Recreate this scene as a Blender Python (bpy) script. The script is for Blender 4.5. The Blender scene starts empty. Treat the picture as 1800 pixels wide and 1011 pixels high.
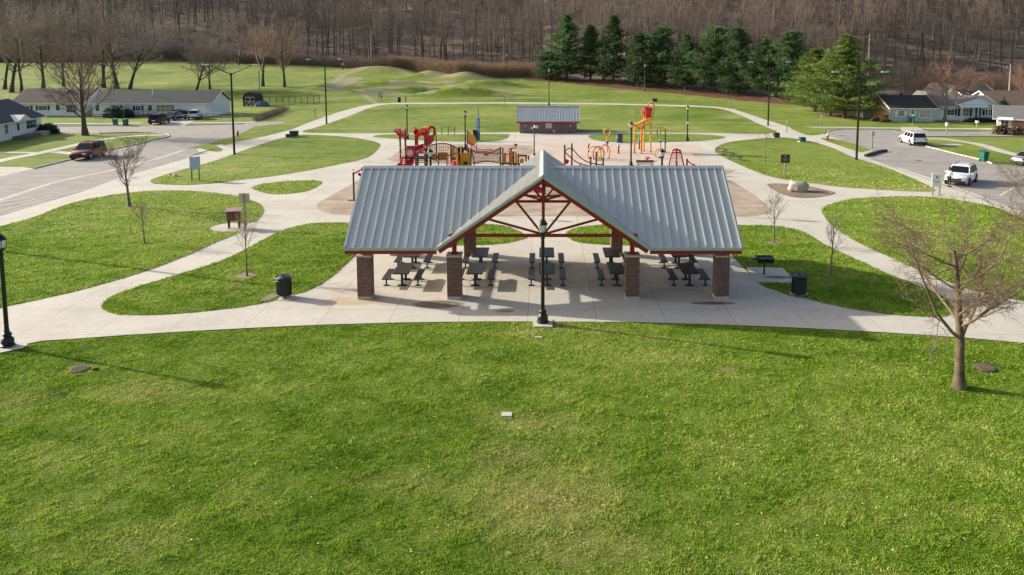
import bpy, math, random
import numpy as np
from mathutils import Vector, Matrix
from mathutils.geometry import tessellate_polygon
R = math.radians
SC = bpy.context.scene
COL = SC.collection

# ---------------------------------------------------------------- camera
F, TH, CH, PX = 1300.0, math.atan(.1), 12.0, 955.0
PY = 85 + F*math.tan(TH)
cd = bpy.data.cameras.new('camera'); cam = bpy.data.objects.new('camera', cd); COL.objects.link(cam)
cam.location = (0, 0, CH); cam.rotation_euler = (math.pi/2 - TH, 0, 0)
cd.sensor_width = 36; cd.lens = F/1800*36
cd.shift_x = -(PX-900)/1800; cd.shift_y = -(505.5-PY)/1800
cd.clip_start = .5; cd.clip_end = 3000
SC.camera = cam
# ---------------------------------------------------------------- sky and sun
SUN_EL = R(22.7); TRAVEL = Vector((.944, -.33, 0)).normalized()
w = bpy.data.worlds.new('World'); SC.world = w; w.use_nodes = True
wn = w.node_tree; wn.nodes.clear()
sky = wn.nodes.new('ShaderNodeTexSky'); sky.sky_type = 'NISHITA'; sky.sun_disc = False
sky.sun_elevation = SUN_EL; sky.sun_rotation = math.atan2(-TRAVEL.x, -TRAVEL.y)
sky.air_density = 1.0; sky.dust_density = 3.0; sky.ozone_density = .5
bg = wn.nodes.new('ShaderNodeBackground'); bg.inputs[1].default_value = .15
wo = wn.nodes.new('ShaderNodeOutputWorld')
wn.links.new(sky.outputs[0], bg.inputs[0]); wn.links.new(bg.outputs[0], wo.inputs[0])
sl = bpy.data.lights.new('sun', 'SUN'); sl.energy = 5.0; sl.angle = R(.5); sl.color = (1, .95, .85)
so = bpy.data.objects.new('sun', sl); COL.objects.link(so)
sd = Vector((TRAVEL.x*math.cos(SUN_EL), TRAVEL.y*math.cos(SUN_EL), -math.sin(SUN_EL)))
so.rotation_euler = sd.to_track_quat('-Z', 'Y').to_euler(); so.location = (-60, 30, 60)
SC.view_settings.view_transform = 'Standard'; SC.view_settings.look = 'None'
SC.view_settings.gamma = 1; SC.view_settings.exposure = .5

# ---------------------------------------------------------------- terrain and pixel helpers
ct, st = math.cos(TH), math.sin(TH)
MOUNDS = [(-51,229,13,5,2.1),(-33,216,6,3.5,2.1),(-22,213,6,3.5,2.2),(-14,193,10,2.4,2.2),(-19,177,11,2.0,2.3),(-40,196,12,1.6,1.7),
          (-31,184,9,1.6,1.6),(-24,198,6,1.6,1.3),(-43,181,9,1.6,1.3),(-58,196,4,10,.8)]
def hterr(X, Y):
    X = np.asarray(X, float); Y = np.asarray(Y, float)
    h = np.interp(Y, [165,184,210,240,262,290], [0,1.0,3.0,5.3,6.8,7.6])
    yh = np.interp(X, [-60,0,30,90], [266,255,222,210])
    e = np.maximum(Y-yh, 0)
    h = h + np.minimum(e*e/60, .36*np.maximum(e-6,0)+.6)*(Y < 2000)
    h = np.minimum(h, 62+0*h)
    far = e > 0
    h = h + far*np.minimum(e/40,1)*(1.5*np.sin(X/19+Y/31)+1.2*np.sin(X/11-Y/17))
    for mx,my,rx,ry,mh in MOUNDS:
        h = h + mh*np.exp(-((X-mx)/rx)**2*1.2-((Y-my)/ry)**2*1.2)
    return h
def ht(x, y): return float(hterr(x, y))
def hy(y, Y):
    a = (y-PY)/F
    return CH - Y*(st+a*ct)/(ct-a*st)
def depth(Y, h=0): return Y*ct+(CH-h)*st
def P(x, y, h=0.0):
    """ground point (X, Y) seen at pixel x, y of the 1800-wide photograph"""
    a = (y-PY)/F
    if st+a*ct > 1e-4:
        Y = (CH-h)*(ct-a*st)/(st+a*ct)
        if 0 < Y < 165: return ((x-PX)*depth(Y,h)/F, Y)
    Y = 164.0
    while Y < 600:
        z = hy(y, Y); X = (x-PX)*depth(Y,z)/F
        if ht(X, Y) >= z - h*0: break
        Y += .5
    return (X, Y)
def XatY(x, Y, h=0): return (x-PX)*depth(Y,h)/F

# ---------------------------------------------------------------- materials
def lin(hx):
    hx = hx.lstrip('#'); o = []
    for i in (0,2,4):
        c = int(hx[i:i+2],16)/255; o.append(c/12.92 if c < .04045 else ((c+.055)/1.055)**2.4)
    return (*o, 1)
MATS = {}
def nd(nt, t, **k):
    n = nt.nodes.new(t)
    for a, b in k.items(): setattr(n, a, b)
    return n
def M(name, hx, rough=.7, metal=0, var=.12, scale=4, bump=0, coat=0, bscale=None, stretch=None):
    if name in MATS: return MATS[name]
    m = bpy.data.materials.new(name); m.use_nodes = True; nt = m.node_tree
    b = nt.nodes['Principled BSDF']; c = lin(hx) if isinstance(hx, str) else hx
    b.inputs['Roughness'].default_value = rough; b.inputs['Metallic'].default_value = metal
    if coat: b.inputs['Coat Weight'].default_value = coat
    tc = nd(nt, 'ShaderNodeTexCoord'); src = tc.outputs['Object']
    if stretch:
        mp = nd(nt, 'ShaderNodeMapping'); mp.inputs['Scale'].default_value = stretch
        nt.links.new(src, mp.inputs[0]); src = mp.outputs[0]
    n = nd(nt, 'ShaderNodeTexNoise'); n.inputs['Scale'].default_value = scale; n.inputs['Detail'].default_value = 5
    nt.links.new(src, n.inputs['Vector'])
    mx = nd(nt, 'ShaderNodeMix', data_type='RGBA')
    mx.inputs[6].default_value = tuple(max(0,v*(1-var*1.6)) for v in c[:3])+(1,)
    mx.inputs[7].default_value = tuple(min(1,v*(1+var*1.2)) for v in c[:3])+(1,)
    nt.links.new(n.outputs[0], mx.inputs[0]); nt.links.new(mx.outputs[2], b.inputs['Base Color'])
    if bump:
        n2 = nd(nt, 'ShaderNodeTexNoise'); n2.inputs['Scale'].default_value = bscale or scale*5; n2.inputs['Detail'].default_value = 4
        nt.links.new(src, n2.inputs['Vector'])
        bp = nd(nt, 'ShaderNodeBump'); bp.inputs['Strength'].default_value = bump; bp.inputs['Distance'].default_value = .05
        nt.links.new(n2.outputs[0], bp.inputs['Height']); nt.links.new(bp.outputs[0], b.inputs['Normal'])
    MATS[name] = m; return m

def ramp(nt, src, stops):
    r = nd(nt, 'ShaderNodeValToRGB'); el = r.color_ramp.elements
    while len(el) < len(stops): el.new(.5)
    for e, (p, c) in zip(el, stops): e.position = p; e.color = c if len(c) == 4 else (*c, 1)
    nt.links.new(src, r.inputs[0]); return r.outputs[0]
def noise(nt, vec, scale, detail=4, rough=.55):
    n = nd(nt, 'ShaderNodeTexNoise'); n.inputs['Scale'].default_value = scale; n.inputs['Detail'].default_value = detail
    n.inputs['Roughness'].default_value = rough; nt.links.new(vec, n.inputs['Vector']); return n.outputs[0]
def mapping(nt, vec, scale, loc=(0,0,0), rot=(0,0,0)):
    m = nd(nt, 'ShaderNodeMapping'); m.inputs['Scale'].default_value = scale; m.inputs['Location'].default_value = loc
    m.inputs['Rotation'].default_value = rot; nt.links.new(vec, m.inputs[0]); return m.outputs[0]
def mixc(nt, fac, a, b, mode='MIX'):
    m = nd(nt, 'ShaderNodeMix', data_type='RGBA', blend_type=mode)
    for v, i in ((fac,0),(a,6),(b,7)):
        if isinstance(v, (tuple, float, int)): m.inputs[i].default_value = v
        else: nt.links.new(v, m.inputs[i])
    return m.outputs[2]
def math_(nt, op, a, b=0.0, clamp=False):
    m = nd(nt, 'ShaderNodeMath', operation=op); m.use_clamp = clamp
    for v, i in ((a,0),(b,1)):
        if isinstance(v, (float, int)): m.inputs[i].default_value = v
        else: nt.links.new(v, m.inputs[i])
    return m.outputs[0]

# worn or dry spots of the lawn: x, y, radius x, radius y, strength
SPOTS = []
for px_, py_, rx_, ry_, s_ in ((960,880,3.0,2.2,.8),(905,800,1.8,1.2,.6),(1010,960,2.6,1.2,.6),(250,690,2.6,1.2,.5),(930,745,2.5,1.2,.45),
        (922,585,1.1,.35,1.2),(985,693,.35,.3,.9),(1278,650,.5,.35,.9),(1498,625,.2,.2,.8),(1480,675,.3,.2,.7),
        (1732,648,1.0,.8,.35),(40,700,1.6,1.2,.4),(715,850,2.2,.9,.35),(230,950,2,1,.35)):
    x_, y_ = P(px_, py_); SPOTS.append((x_, y_, rx_, ry_, s_))
def grass_color(nt, blades=False):
    geo = nd(nt, 'ShaderNodeNewGeometry'); pos = geo.outputs['Position']
    big = noise(nt, mapping(nt, pos, (.05,.05,0)), 1.0, 3)
    mid = noise(nt, mapping(nt, pos, (.45,.7,0)), 1.0, 4, .6)
    fin = noise(nt, mapping(nt, pos, (4,5,1)), 1.0, 5, .75)
    s = math_(nt, 'ADD', math_(nt, 'MULTIPLY', big, .38), math_(nt, 'ADD', math_(nt, 'MULTIPLY', mid, .32), math_(nt, 'MULTIPLY', fin, .30)))
    g = ramp(nt, s, [(.385,(.062,.108,.009)),(.45,(.112,.165,.016)),(.505,(.165,.212,.033)),(.57,(.228,.248,.060)),(.65,(.37,.325,.155))])
    g = mixc(nt, math_(nt, 'MULTIPLY', mid, .25), g, (.095,.16,.015,1))
    wv = nd(nt, 'ShaderNodeTexWave'); wv.inputs['Scale'].default_value = .55; wv.inputs['Distortion'].default_value = 2.5; wv.inputs['Detail'].default_value = 2; wv.inputs['Detail Scale'].default_value = .6
    nt.links.new(mapping(nt, pos, (1,.45,0), (0,0,0), (0,0,R(20))), wv.inputs[0])
    g = mixc(nt, 1.0, g, ramp(nt, wv.outputs['Fac'], [(0,(.93,.97,.92)),(1,(1.06,1.03,1.06))]), 'MULTIPLY')
    # straw patches, stretched along x, out in the far field
    st_ = noise(nt, mapping(nt, pos, (.07,.24,0), (31,7,0)), 1.0, 4, .6)
    sep = nd(nt, 'ShaderNodeSeparateXYZ'); nt.links.new(pos, sep.inputs[0])
    far = math_(nt, 'MULTIPLY', math_(nt, 'SUBTRACT', sep.outputs[1], 85.0), .03, True)
    f = math_(nt, 'MULTIPLY', math_(nt, 'MULTIPLY', math_(nt, 'SUBTRACT', st_, .55), 9.0, True), math_(nt, 'MULTIPLY', far, .75))
    g = mixc(nt, f, g, (.33,.29,.14,1))
    near = None
    for x, y, rx, ry, k in SPOTS:
        v = nd(nt, 'ShaderNodeVectorMath', operation='LENGTH')
        nt.links.new(mapping(nt, pos, (1/rx,1/ry,0), (-x/rx,-y/ry,0)), v.inputs[0])
        a = math_(nt, 'MULTIPLY', math_(nt, 'SUBTRACT', 1.0, v.outputs['Value'], True), k)
        near = a if near is None else math_(nt, 'MAXIMUM', near, a)
    brk = math_(nt, 'MULTIPLY', near, math_(nt, 'MULTIPLY', noise(nt, mapping(nt, pos, (3,4,0)), 1.0, 5, .7), 2.2), True)
    g = mixc(nt, math_(nt, 'MULTIPLY', brk, .62), g, (.36,.28,.14,1))
    hs = nd(nt, 'ShaderNodeHueSaturation'); hs.inputs['Saturation'].default_value = 1.03; hs.inputs['Value'].default_value = 1.03; nt.links.new(g, hs.inputs['Color'])
    return hs.outputs[0], pos
def grass_material(name, blades):
    m = bpy.data.materials.new(name); m.use_nodes = True; nt = m.node_tree; b = nt.nodes['Principled BSDF']
    g, pos = grass_color(nt); b.inputs['Roughness'].default_value = .85; b.inputs['Specular IOR Level'].default_value = .2
    if blades:
        at = nd(nt, 'ShaderNodeAttribute', attribute_name='tone')
        g = mixc(nt, 1.0, g, ramp(nt, at.outputs['Fac'], [(0,(.85,1.0,.8)),(.6,(1.75,1.9,1.7)),(.9,(2.4,2.35,2.3)),(1,(3.2,2.9,3.3))]), 'MULTIPLY')
        tr = nd(nt, 'ShaderNodeBsdfTranslucent'); mx = nd(nt, 'ShaderNodeMixShader'); mx.inputs[0].default_value = .34
        nt.links.new(g, b.inputs['Base Color']); nt.links.new(g, tr.inputs[0])
        nt.links.new(b.outputs[0], mx.inputs[1]); nt.links.new(tr.outputs[0], mx.inputs[2])
        nt.links.new(mx.outputs[0], nt.nodes['Material Output'].inputs[0])
    else:
        at = nd(nt, 'ShaderNodeAttribute', attribute_name='litter')
        lit = noise(nt, mapping(nt, pos, (.35,.5,.5)), 1.0, 6, .7)
        bn = noise(nt, mapping(nt, pos, (.12,.55,.3)), 1.0, 5, .65)
        brown = ramp(nt, math_(nt, 'ADD', math_(nt, 'MULTIPLY', lit, .5), math_(nt, 'MULTIPLY', bn, .5)), [(.36,(.08,.059,.043)),(.5,(.17,.127,.093)),(.62,(.30,.23,.165))])
        k = math_(nt, 'MULTIPLY', math_(nt, 'ADD', at.outputs['Fac'], math_(nt, 'MULTIPLY', math_(nt, 'SUBTRACT', lit, .5), 1.0)), 1.0, True)
        k = ramp(nt, k, [(.35,(0,0,0)),(.6,(1,1,1))])
        g = mixc(nt, k, g, brown)
        ad = nd(nt, 'ShaderNodeAttribute', attribute_name='dirt')
        kd = ramp(nt, math_(nt, 'ADD', ad.outputs['Fac'], math_(nt, 'MULTIPLY', math_(nt, 'SUBTRACT', lit, .5), .9)), [(.36,(0,0,0)),(.85,(1,1,1))])
        g = mixc(nt, math_(nt, 'MULTIPLY', kd, .8), g, (.33,.275,.17,1))
        ap = nd(nt, 'ShaderNodeAttribute', attribute_name='needles')
        kp = ramp(nt, math_(nt, 'ADD', ap.outputs['Fac'], math_(nt, 'MULTIPLY', math_(nt, 'SUBTRACT', lit, .5), .8)), [(.3,(0,0,0)),(.6,(1,1,1))])
        g = mixc(nt, kp, g, (.13,.062,.036,1))
        nt.links.new(g, b.inputs['Base Color'])
        bp = nd(nt, 'ShaderNodeBump'); bp.inputs['Strength'].default_value = .9; bp.inputs['Distance'].default_value = .06
        n1 = noise(nt, mapping(nt, pos, (5,5,5)), 1.0, 6, .8)
        nt.links.new(n1, bp.inputs['Height']); nt.links.new(bp.outputs[0], b.inputs['Normal'])
    MATS[name] = m; return m
GRASS = grass_material('lawn_grass', False); BLADES = grass_material('grass_blades', True)

def concrete_material(name, c, rot=0, joint=3.0, pink=0.0):
    m = bpy.data.materials.new(name); m.use_nodes = True; nt = m.node_tree; b = nt.nodes['Principled BSDF']
    geo = nd(nt, 'ShaderNodeNewGeometry'); pos = geo.outputs['Position']
    n1 = noise(nt, mapping(nt, pos, (.22,.3,0)), 1.0, 6, .65); n2 = noise(nt, mapping(nt, pos, (2.5,2.5,0)), 1.0, 6, .7)
    n3 = noise(nt, mapping(nt, pos, (30,30,0)), 1.0, 2)
    s = math_(nt, 'ADD', math_(nt, 'MULTIPLY', n1, .5), math_(nt, 'ADD', math_(nt, 'MULTIPLY', n2, .3), math_(nt, 'MULTIPLY', n3, .2)))
    col = ramp(nt, s, [(.33,tuple(v*.74 for v in c)),(.5,c),(.66,tuple(min(1,v*1.13) for v in c))])
    st_ = ramp(nt, noise(nt, mapping(nt, pos, (.16,.22,0), (3.7,9.1,0)), 1.0, 5, .6), [(.60,(0,0,0)),(.74,(1,1,1))])
    col = mixc(nt, math_(nt, 'MULTIPLY', st_, .35), col, (c[0]*.82, c[1]*.68, c[2]*.50, 1))
    br = nd(nt, 'ShaderNodeTexBrick'); br.offset = 0.0
    br.inputs['Scale'].default_value = 1; br.inputs['Brick Width'].default_value = joint; br.inputs['Row Height'].default_value = joint
    br.inputs['Mortar Size'].default_value = .02; br.inputs['Mortar Smooth'].default_value = .3
    br.inputs['Color1'].default_value = (1,1,1,1); br.inputs['Color2'].default_value = (.93,.93,.93,1); br.inputs['Mortar'].default_value = (.62,.6,.56,1)
    nt.links.new(mapping(nt, pos, (1,1,1), (.7,.45,0), (0,0,rot)), br.inputs['Vector'])
    col = mixc(nt, 1.0, col, br.outputs['Color'], 'MULTIPLY')
    # rusty water stains on the slab
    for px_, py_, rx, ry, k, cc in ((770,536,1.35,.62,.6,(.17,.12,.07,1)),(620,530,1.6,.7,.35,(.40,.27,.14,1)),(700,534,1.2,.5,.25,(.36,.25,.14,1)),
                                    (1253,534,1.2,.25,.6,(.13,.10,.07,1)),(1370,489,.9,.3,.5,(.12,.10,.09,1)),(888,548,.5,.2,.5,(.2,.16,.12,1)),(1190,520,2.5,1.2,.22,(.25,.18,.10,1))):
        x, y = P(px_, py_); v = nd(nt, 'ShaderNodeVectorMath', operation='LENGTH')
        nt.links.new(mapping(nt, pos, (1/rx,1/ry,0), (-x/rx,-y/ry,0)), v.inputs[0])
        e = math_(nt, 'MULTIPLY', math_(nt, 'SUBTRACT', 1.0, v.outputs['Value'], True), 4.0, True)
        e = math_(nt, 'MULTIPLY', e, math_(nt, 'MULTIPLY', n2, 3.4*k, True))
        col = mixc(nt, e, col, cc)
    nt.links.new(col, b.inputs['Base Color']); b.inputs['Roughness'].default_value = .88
    bp = nd(nt, 'ShaderNodeBump'); bp.inputs['Strength'].default_value = .25; bp.inputs['Distance'].default_value = .01
    nt.links.new(n3, bp.inputs['Height']); nt.links.new(bp.outputs[0], b.inputs['Normal'])
    MATS[name] = m; return m
CONC = concrete_material('concrete', (.51,.462,.385), .0, 3.05)
CONC2 = concrete_material('sidewalk_concrete', (.50,.45,.375), R(-27), 1.6)
SPLASH = concrete_material('tinted_concrete', (.53,.43,.34), .3, 3.6)
def loose_material(name, c1, c2, c3, sc=14):
    m = bpy.data.materials.new(name); m.use_nodes = True; nt = m.node_tree; b = nt.nodes['Principled BSDF']
    pos = nd(nt, 'ShaderNodeNewGeometry').outputs['Position']
    a = noise(nt, mapping(nt, pos, (sc,sc,0)), 1.0, 4, .7); d = noise(nt, mapping(nt, pos, (.5,.8,0)), 1.0, 4, .6)
    s = math_(nt, 'ADD', math_(nt, 'MULTIPLY', a, .55), math_(nt, 'MULTIPLY', d, .45))
    nt.links.new(ramp(nt, s, [(.36,c1),(.5,c2),(.64,c3)]), b.inputs['Base Color']); b.inputs['Roughness'].default_value = .95
    bp = nd(nt, 'ShaderNodeBump'); bp.inputs['Strength'].default_value = .9; bp.inputs['Distance'].default_value = .05
    nt.links.new(a, bp.inputs['Height']); nt.links.new(bp.outputs[0], b.inputs['Normal'])
    MATS[name] = m; return m
CHIPS = loose_material('wood_chips', (.20,.145,.10), (.37,.28,.20), (.50,.40,.31), 9)
MULCH = loose_material('planting_mulch', (.13,.085,.055), (.24,.165,.11), (.34,.25,.18))
ASPH = loose_material('asphalt', (.21,.187,.165), (.30,.268,.235), (.37,.33,.29), 8)
ASPH.node_tree.nodes['Principled BSDF'].inputs['Roughness'].default_value = .9
def brick_material(name, c1, c2, mort, w_=.2, h_=.0677, ms=.010):
    m = bpy.data.materials.new(name); m.use_nodes = True; nt = m.node_tree; b = nt.nodes['Principled BSDF']
    tc = nd(nt, 'ShaderNodeTexCoord'); sp = nd(nt, 'ShaderNodeSeparateXYZ'); cb = nd(nt, 'ShaderNodeCombineXYZ')
    nt.links.new(tc.outputs['Object'], sp.inputs[0]); nt.links.new(math_(nt, 'ADD', sp.outputs[0], sp.outputs[1]), cb.inputs[0]); nt.links.new(sp.outputs[2], cb.inputs[1])
    br = nd(nt, 'ShaderNodeTexBrick'); br.inputs['Scale'].default_value = 1; br.inputs['Brick Width'].default_value = w_; br.inputs['Row Height'].default_value = h_
    br.inputs['Mortar Size'].default_value = ms; br.inputs['Color1'].default_value = (*c1,1); br.inputs['Color2'].default_value = (*c2,1); br.inputs['Mortar'].default_value = (*mort,1)
    nt.links.new(cb.outputs[0], br.inputs['Vector'])
    n = noise(nt, tc.outputs['Object'], 7.0, 4); c = mixc(nt, 1.0, br.outputs['Color'], ramp(nt, n, [(.3,(.65,.65,.65)),(.7,(1.25,1.2,1.15))]), 'MULTIPLY')
    nt.links.new(c, b.inputs['Base Color']); b.inputs['Roughness'].default_value = .9
    bp = nd(nt, 'ShaderNodeBump'); bp.inputs['Strength'].default_value = .4; bp.inputs['Distance'].default_value = .01; bp.invert = True
    nt.links.new(br.outputs['Fac'], bp.inputs['Height']); nt.links.new(bp.outputs[0], b.inputs['Normal'])
    MATS[name] = m; return m
BRICK = brick_material('dark_brick', (.17,.055,.038), (.085,.036,.03), (.23,.18,.15))
BRICK2 = brick_material('red_brick', (.24,.095,.07), (.18,.075,.06), (.30,.22,.19))
BRICK3 = brick_material('tan_brick', (.42,.25,.11), (.34,.19,.09), (.42,.34,.24))

# ---------------------------------------------------------------- mesh building
class MB:
    def __init__(s): s.v = []; s.f = []; s.m = []; s.mi = 0
    def add(s, vs, fs):
        o = len(s.v); s.v += [tuple(v) for v in vs]
        for f in fs: s.f.append(tuple(i+o for i in f)); s.m.append(s.mi)
        return s
    def box(s, x0, x1, y0, y1, z0, z1, bev=0, mat=None):
        vs = [(x0,y0,z0),(x1,y0,z0),(x1,y1,z0),(x0,y1,z0),(x0,y0,z1),(x1,y0,z1),(x1,y1,z1),(x0,y1,z1)]
        if bev:
            b = bev; vs = []
            for z, i in ((z0,b),(z0+b,0),(z1-b,0),(z1,b)):
                for (x, y) in ((x0+b+i,y0+i),(x1-b-i,y0+i),(x1-i,y0+b+i),(x1-i,y1-b-i),(x1-b-i,y1-i),(x0+b+i,y1-i),(x0+i,y1-b-i),(x0+i,y0+b+i)): vs.append((x,y,z))
            fs = [tuple(range(7,-1,-1)), tuple(range(24,32))]
            for k in range(3):
                for j in range(8): a = k*8+j; c = k*8+(j+1)%8; fs.append((a,c,c+8,a+8))
            if mat: vs = [mat @ Vector(v) for v in vs]
            return s.add(vs, fs)
        if mat: vs = [mat @ Vector(v) for v in vs]
        return s.add(vs, [(0,3,2,1),(4,5,6,7),(0,1,5,4),(1,2,6,5),(2,3,7,6),(3,0,4,7)])
    def cbox(s, c, d, rz=0, bev=0, rot=None):
        m = Matrix.Translation(c) @ (rot.to_4x4() if rot else Matrix.Rotation(rz, 4, 'Z'))
        return s.box(-d[0]/2,d[0]/2,-d[1]/2,d[1]/2,-d[2]/2,d[2]/2, bev, m)
    def tube(s, pts, r, n=8, caps=True, closed=False):
        pts = [Vector(p) for p in pts]; rr = r if isinstance(r, (list, tuple)) else [r]*len(pts)
        vs = []; fs = []; up = None; L = len(pts)
        for i, p in enumerate(pts):
            if closed: d = pts[(i+1)%L]-pts[i-1]
            else: d = pts[min(i+1,L-1)]-pts[max(i-1,0)]
            d.normalize()
            if up is None: up = Vector((0,0,1)) if abs(d.z) < .9 else Vector((1,0,0))
            a = d.cross(up).normalized(); b = a.cross(d).normalized(); up = b
            for k in range(n):
                t = 2*math.pi*k/n; vs.append(p + a*math.cos(t)*rr[i] + b*math.sin(t)*rr[i])
        for i in range(L if closed else L-1):
            for k in range(n):
                q = (k+1)%n; j = (i+1)%L; fs.append((i*n+k, i*n+q, j*n+q, j*n+k))
        if caps and not closed: fs += [tuple(range(n-1,-1,-1)), tuple((L-1)*n+k for k in range(n))]
        return s.add(vs, fs)
    def beam(s, p, q, w_, h_):
        p = Vector(p); q = Vector(q); d = (q-p).normalized(); up = Vector((0,0,1)) if abs(d.z) < .95 else Vector((0,1,0))
        a = d.cross(up).normalized()*w_/2; b = a.cross(d).normalized()*h_/2
        vs = [p-a-b,p+a-b,p+a+b,p-a+b,q-a-b,q+a-b,q+a+b,q-a+b]
        return s.add(vs, [(0,3,2,1),(4,5,6,7),(0,1,5,4),(1,2,6,5),(2,3,7,6),(3,0,4,7)])
    def lathe(s, prof, n=16, c=(0,0,0)):
        vs = []; fs = []
        for (r, z) in prof:
            for k in range(n): t = 2*math.pi*k/n; vs.append((c[0]+r*math.cos(t), c[1]+r*math.sin(t), c[2]+z))
        for i in range(len(prof)-1):
            for k in range(n): q = (k+1)%n; fs.append((i*n+k,i*n+q,(i+1)*n+q,(i+1)*n+k))
        fs += [tuple(range(n-1,-1,-1)), tuple((len(prof)-1)*n+k for k in range(n))]
        return s.add(vs, fs)
    def prism(s, poly, off):
        """solid: a planar 3D outline and its copy moved by off"""
        n = len(poly); o = Vector(off); vs = [Vector(p) for p in poly]+[Vector(p)+o for p in poly]
        fs = [tuple(range(n)), tuple(range(2*n-1,n-1,-1))]+[(i,i+n,(i+1)%n+n,(i+1)%n) for i in range(n)]
        return s.add(vs, fs)
    def sheet(s, poly, z, hole=None):
        vs = [(p[0],p[1],z) for p in poly]
        tri = tessellate_polygon([[Vector(v) for v in vs]])
        out = []
        for t in tri:
            a,b,c = (Vector(vs[i]) for i in t)
            out.append(t if (b-a).cross(c-a).z > 0 else (t[0],t[2],t[1]))
        return s.add(vs, out)
    def build(s, name, mat, parent=None, smooth=False):
        me = bpy.data.meshes.new(name); me.from_pydata([tuple(v) for v in s.v], [], s.f); 
        for m in (mat if isinstance(mat, (list, tuple)) else [mat]): me.materials.append(m)
        if isinstance(mat, (list, tuple)): me.polygons.foreach_set('material_index', s.m)
        if smooth:
            me.polygons.foreach_set('use_smooth', [True]*len(me.polygons))
            if smooth != 'all': me.set_sharp_from_angle(angle=R(38))
        me.update(); o = bpy.data.objects.new(name, me); COL.objects.link(o)
        if parent: o.parent = parent
        return o
def tag(o, label=None, cat=None, group=None, kind=None):
    if label: o['label'] = label
    if cat: o['category'] = cat
    if group: o['group'] = group
    if kind: o['kind'] = kind
    return o
def T(name, label, cat, loc=(0,0,0), rz=0, group=None):
    o = bpy.data.objects.new(name, None); COL.objects.link(o); o.empty_display_size = .3
    o.location = (loc[0], loc[1], loc[2] if len(loc) > 2 else ht(loc[0], loc[1])); o.rotation_euler = (0,0,rz)
    return tag(o, label, cat, group)
def dup(root, loc, rz=None, label=None, scale=None):
    def cp(o, par):
        c = o.copy(); COL.objects.link(c); c.parent = par
        for ch in o.children: cp(ch, c)
        return c
    r = cp(root, None); r.location = (loc[0], loc[1], loc[2] if len(loc) > 2 else ht(loc[0], loc[1]))
    if rz is not None: r.rotation_euler = (0,0,rz)
    if label: r['label'] = label
    if scale: r.scale = (scale,)*3 if isinstance(scale, (int, float)) else scale
    return r
def crom(pts, k=5, closed=True):
    n = len(pts); out = []
    rng = range(n) if closed else range(n-1)
    for i in rng:
        g = (lambda j: pts[j % n]) if closed else (lambda j: pts[min(max(j,0),n-1)])
        p0,p1,p2,p3 = (Vector(g(i-1)),Vector(g(i)),Vector(g(i+1)),Vector(g(i+2)))
        for j in range(k):
            t = j/k
            out.append(tuple(.5*((2*p1)+(p2-p0)*t+(2*p0-5*p1+4*p2-p3)*t*t+(3*p1-p0-3*p2+p3)*t**3)))
    if not closed: out.append(tuple(pts[-1]))
    return out
def arc(c, r, a0, a1, n, ax='XZ'):
    o = []
    for i in range(n+1):
        t = R(a0+(a1-a0)*i/n); u, v_ = r*math.cos(t), r*math.sin(t)
        o.append((c[0]+u, c[1], c[2]+v_) if ax == 'XZ' else (c[0], c[1]+u, c[2]+v_) if ax == 'YZ' else (c[0]+u, c[1]+v_, c[2]))
    return o
def fast_mesh(name, V, Q, mat, parent=None, k=4, smooth=False):
    me = bpy.data.meshes.new(name); nv, nf = len(V), len(Q)
    me.vertices.add(nv); me.vertices.foreach_set('co', np.asarray(V, np.float32).ravel())
    me.loops.add(nf*k); me.loops.foreach_set('vertex_index', np.asarray(Q, np.int32).ravel())
    me.polygons.add(nf); me.polygons.foreach_set('loop_start', np.arange(0, nf*k, k, dtype=np.int32))
    me.polygons.foreach_set('loop_total', np.full(nf, k, np.int32))
    if smooth: me.polygons.foreach_set('use_smooth', np.ones(nf, bool))
    me.materials.append(mat); me.update(); me.validate()
    o = bpy.data.objects.new(name, me); COL.objects.link(o)
    if parent: o.parent = parent
    return o
# ================================================================= GROUND
def graded(a, b, fine0, fine1, f, grow=1.12, mx=30):
    xs = list(np.arange(fine0, fine1+.01, f)); d = f
    while xs[-1] < b: d = min(d*grow, mx); xs.append(xs[-1]+d)
    d = f
    while xs[0] > a: d = min(d*grow, mx); xs.insert(0, xs[0]-d)
    return np.array(xs)
gx = graded(-900, 900, -75, 5, 1.0); gy = graded(-60, 1200, 160, 245, 1.0)
GX, GY = np.meshgrid(gx, gy); GZ = hterr(GX, GY)
# keep the sheet dead flat under the park, whatever the mounds' tails do
GZ = np.where(GY < 166, 0, GZ)
def pdist(X, Y, line):
    d = np.full(X.shape, 1e9)
    for (x0,y0),(x1,y1) in zip(line[:-1], line[1:]):
        L = (x1-x0)**2+(y1-y0)**2+1e-9; t = np.clip(((X-x0)*(x1-x0)+(Y-y0)*(y1-y0))/L, 0, 1)
        d = np.minimum(d, np.hypot(X-x0-t*(x1-x0), Y-y0-t*(y1-y0)))
    return d
edge = [P(x,y) for x,y in ((-400,111),(0,111),(100,111),(250,109),(330,109),(420,113),(520,116),(600,121),(660,117),(720,124),(800,131),(930,137),(1000,145),(1100,157),(1200,165),(1300,174),(1400,182),(1500,186),(1560,178),(1700,170),(1900,168))]
ex = [p[0] for p in edge]; ey = [p[1] for p in edge]
E_ = np.interp(GX, ex, ey)
litter = np.clip((GY-E_+1.0)/3.0, 0, 1)
TRACK = [[(583,156),(590,143),(603,131),(640,120),(665,115),(700,122),(755,130),(800,133),(850,137),(895,139)],
         [(583,156),(600,150),(625,137)],[(735,181),(650,168),(648,172),(662,182)],[(640,145),(690,142),(740,143),(790,149),(830,142)],[(640,156),(700,153),(760,158),(820,156)],
         [(650,160),(700,164),(760,165)],[(690,148),(740,151),(800,152)],[(588,154),(640,164),(700,166)]]
dirt = np.zeros(GX.shape)
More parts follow.
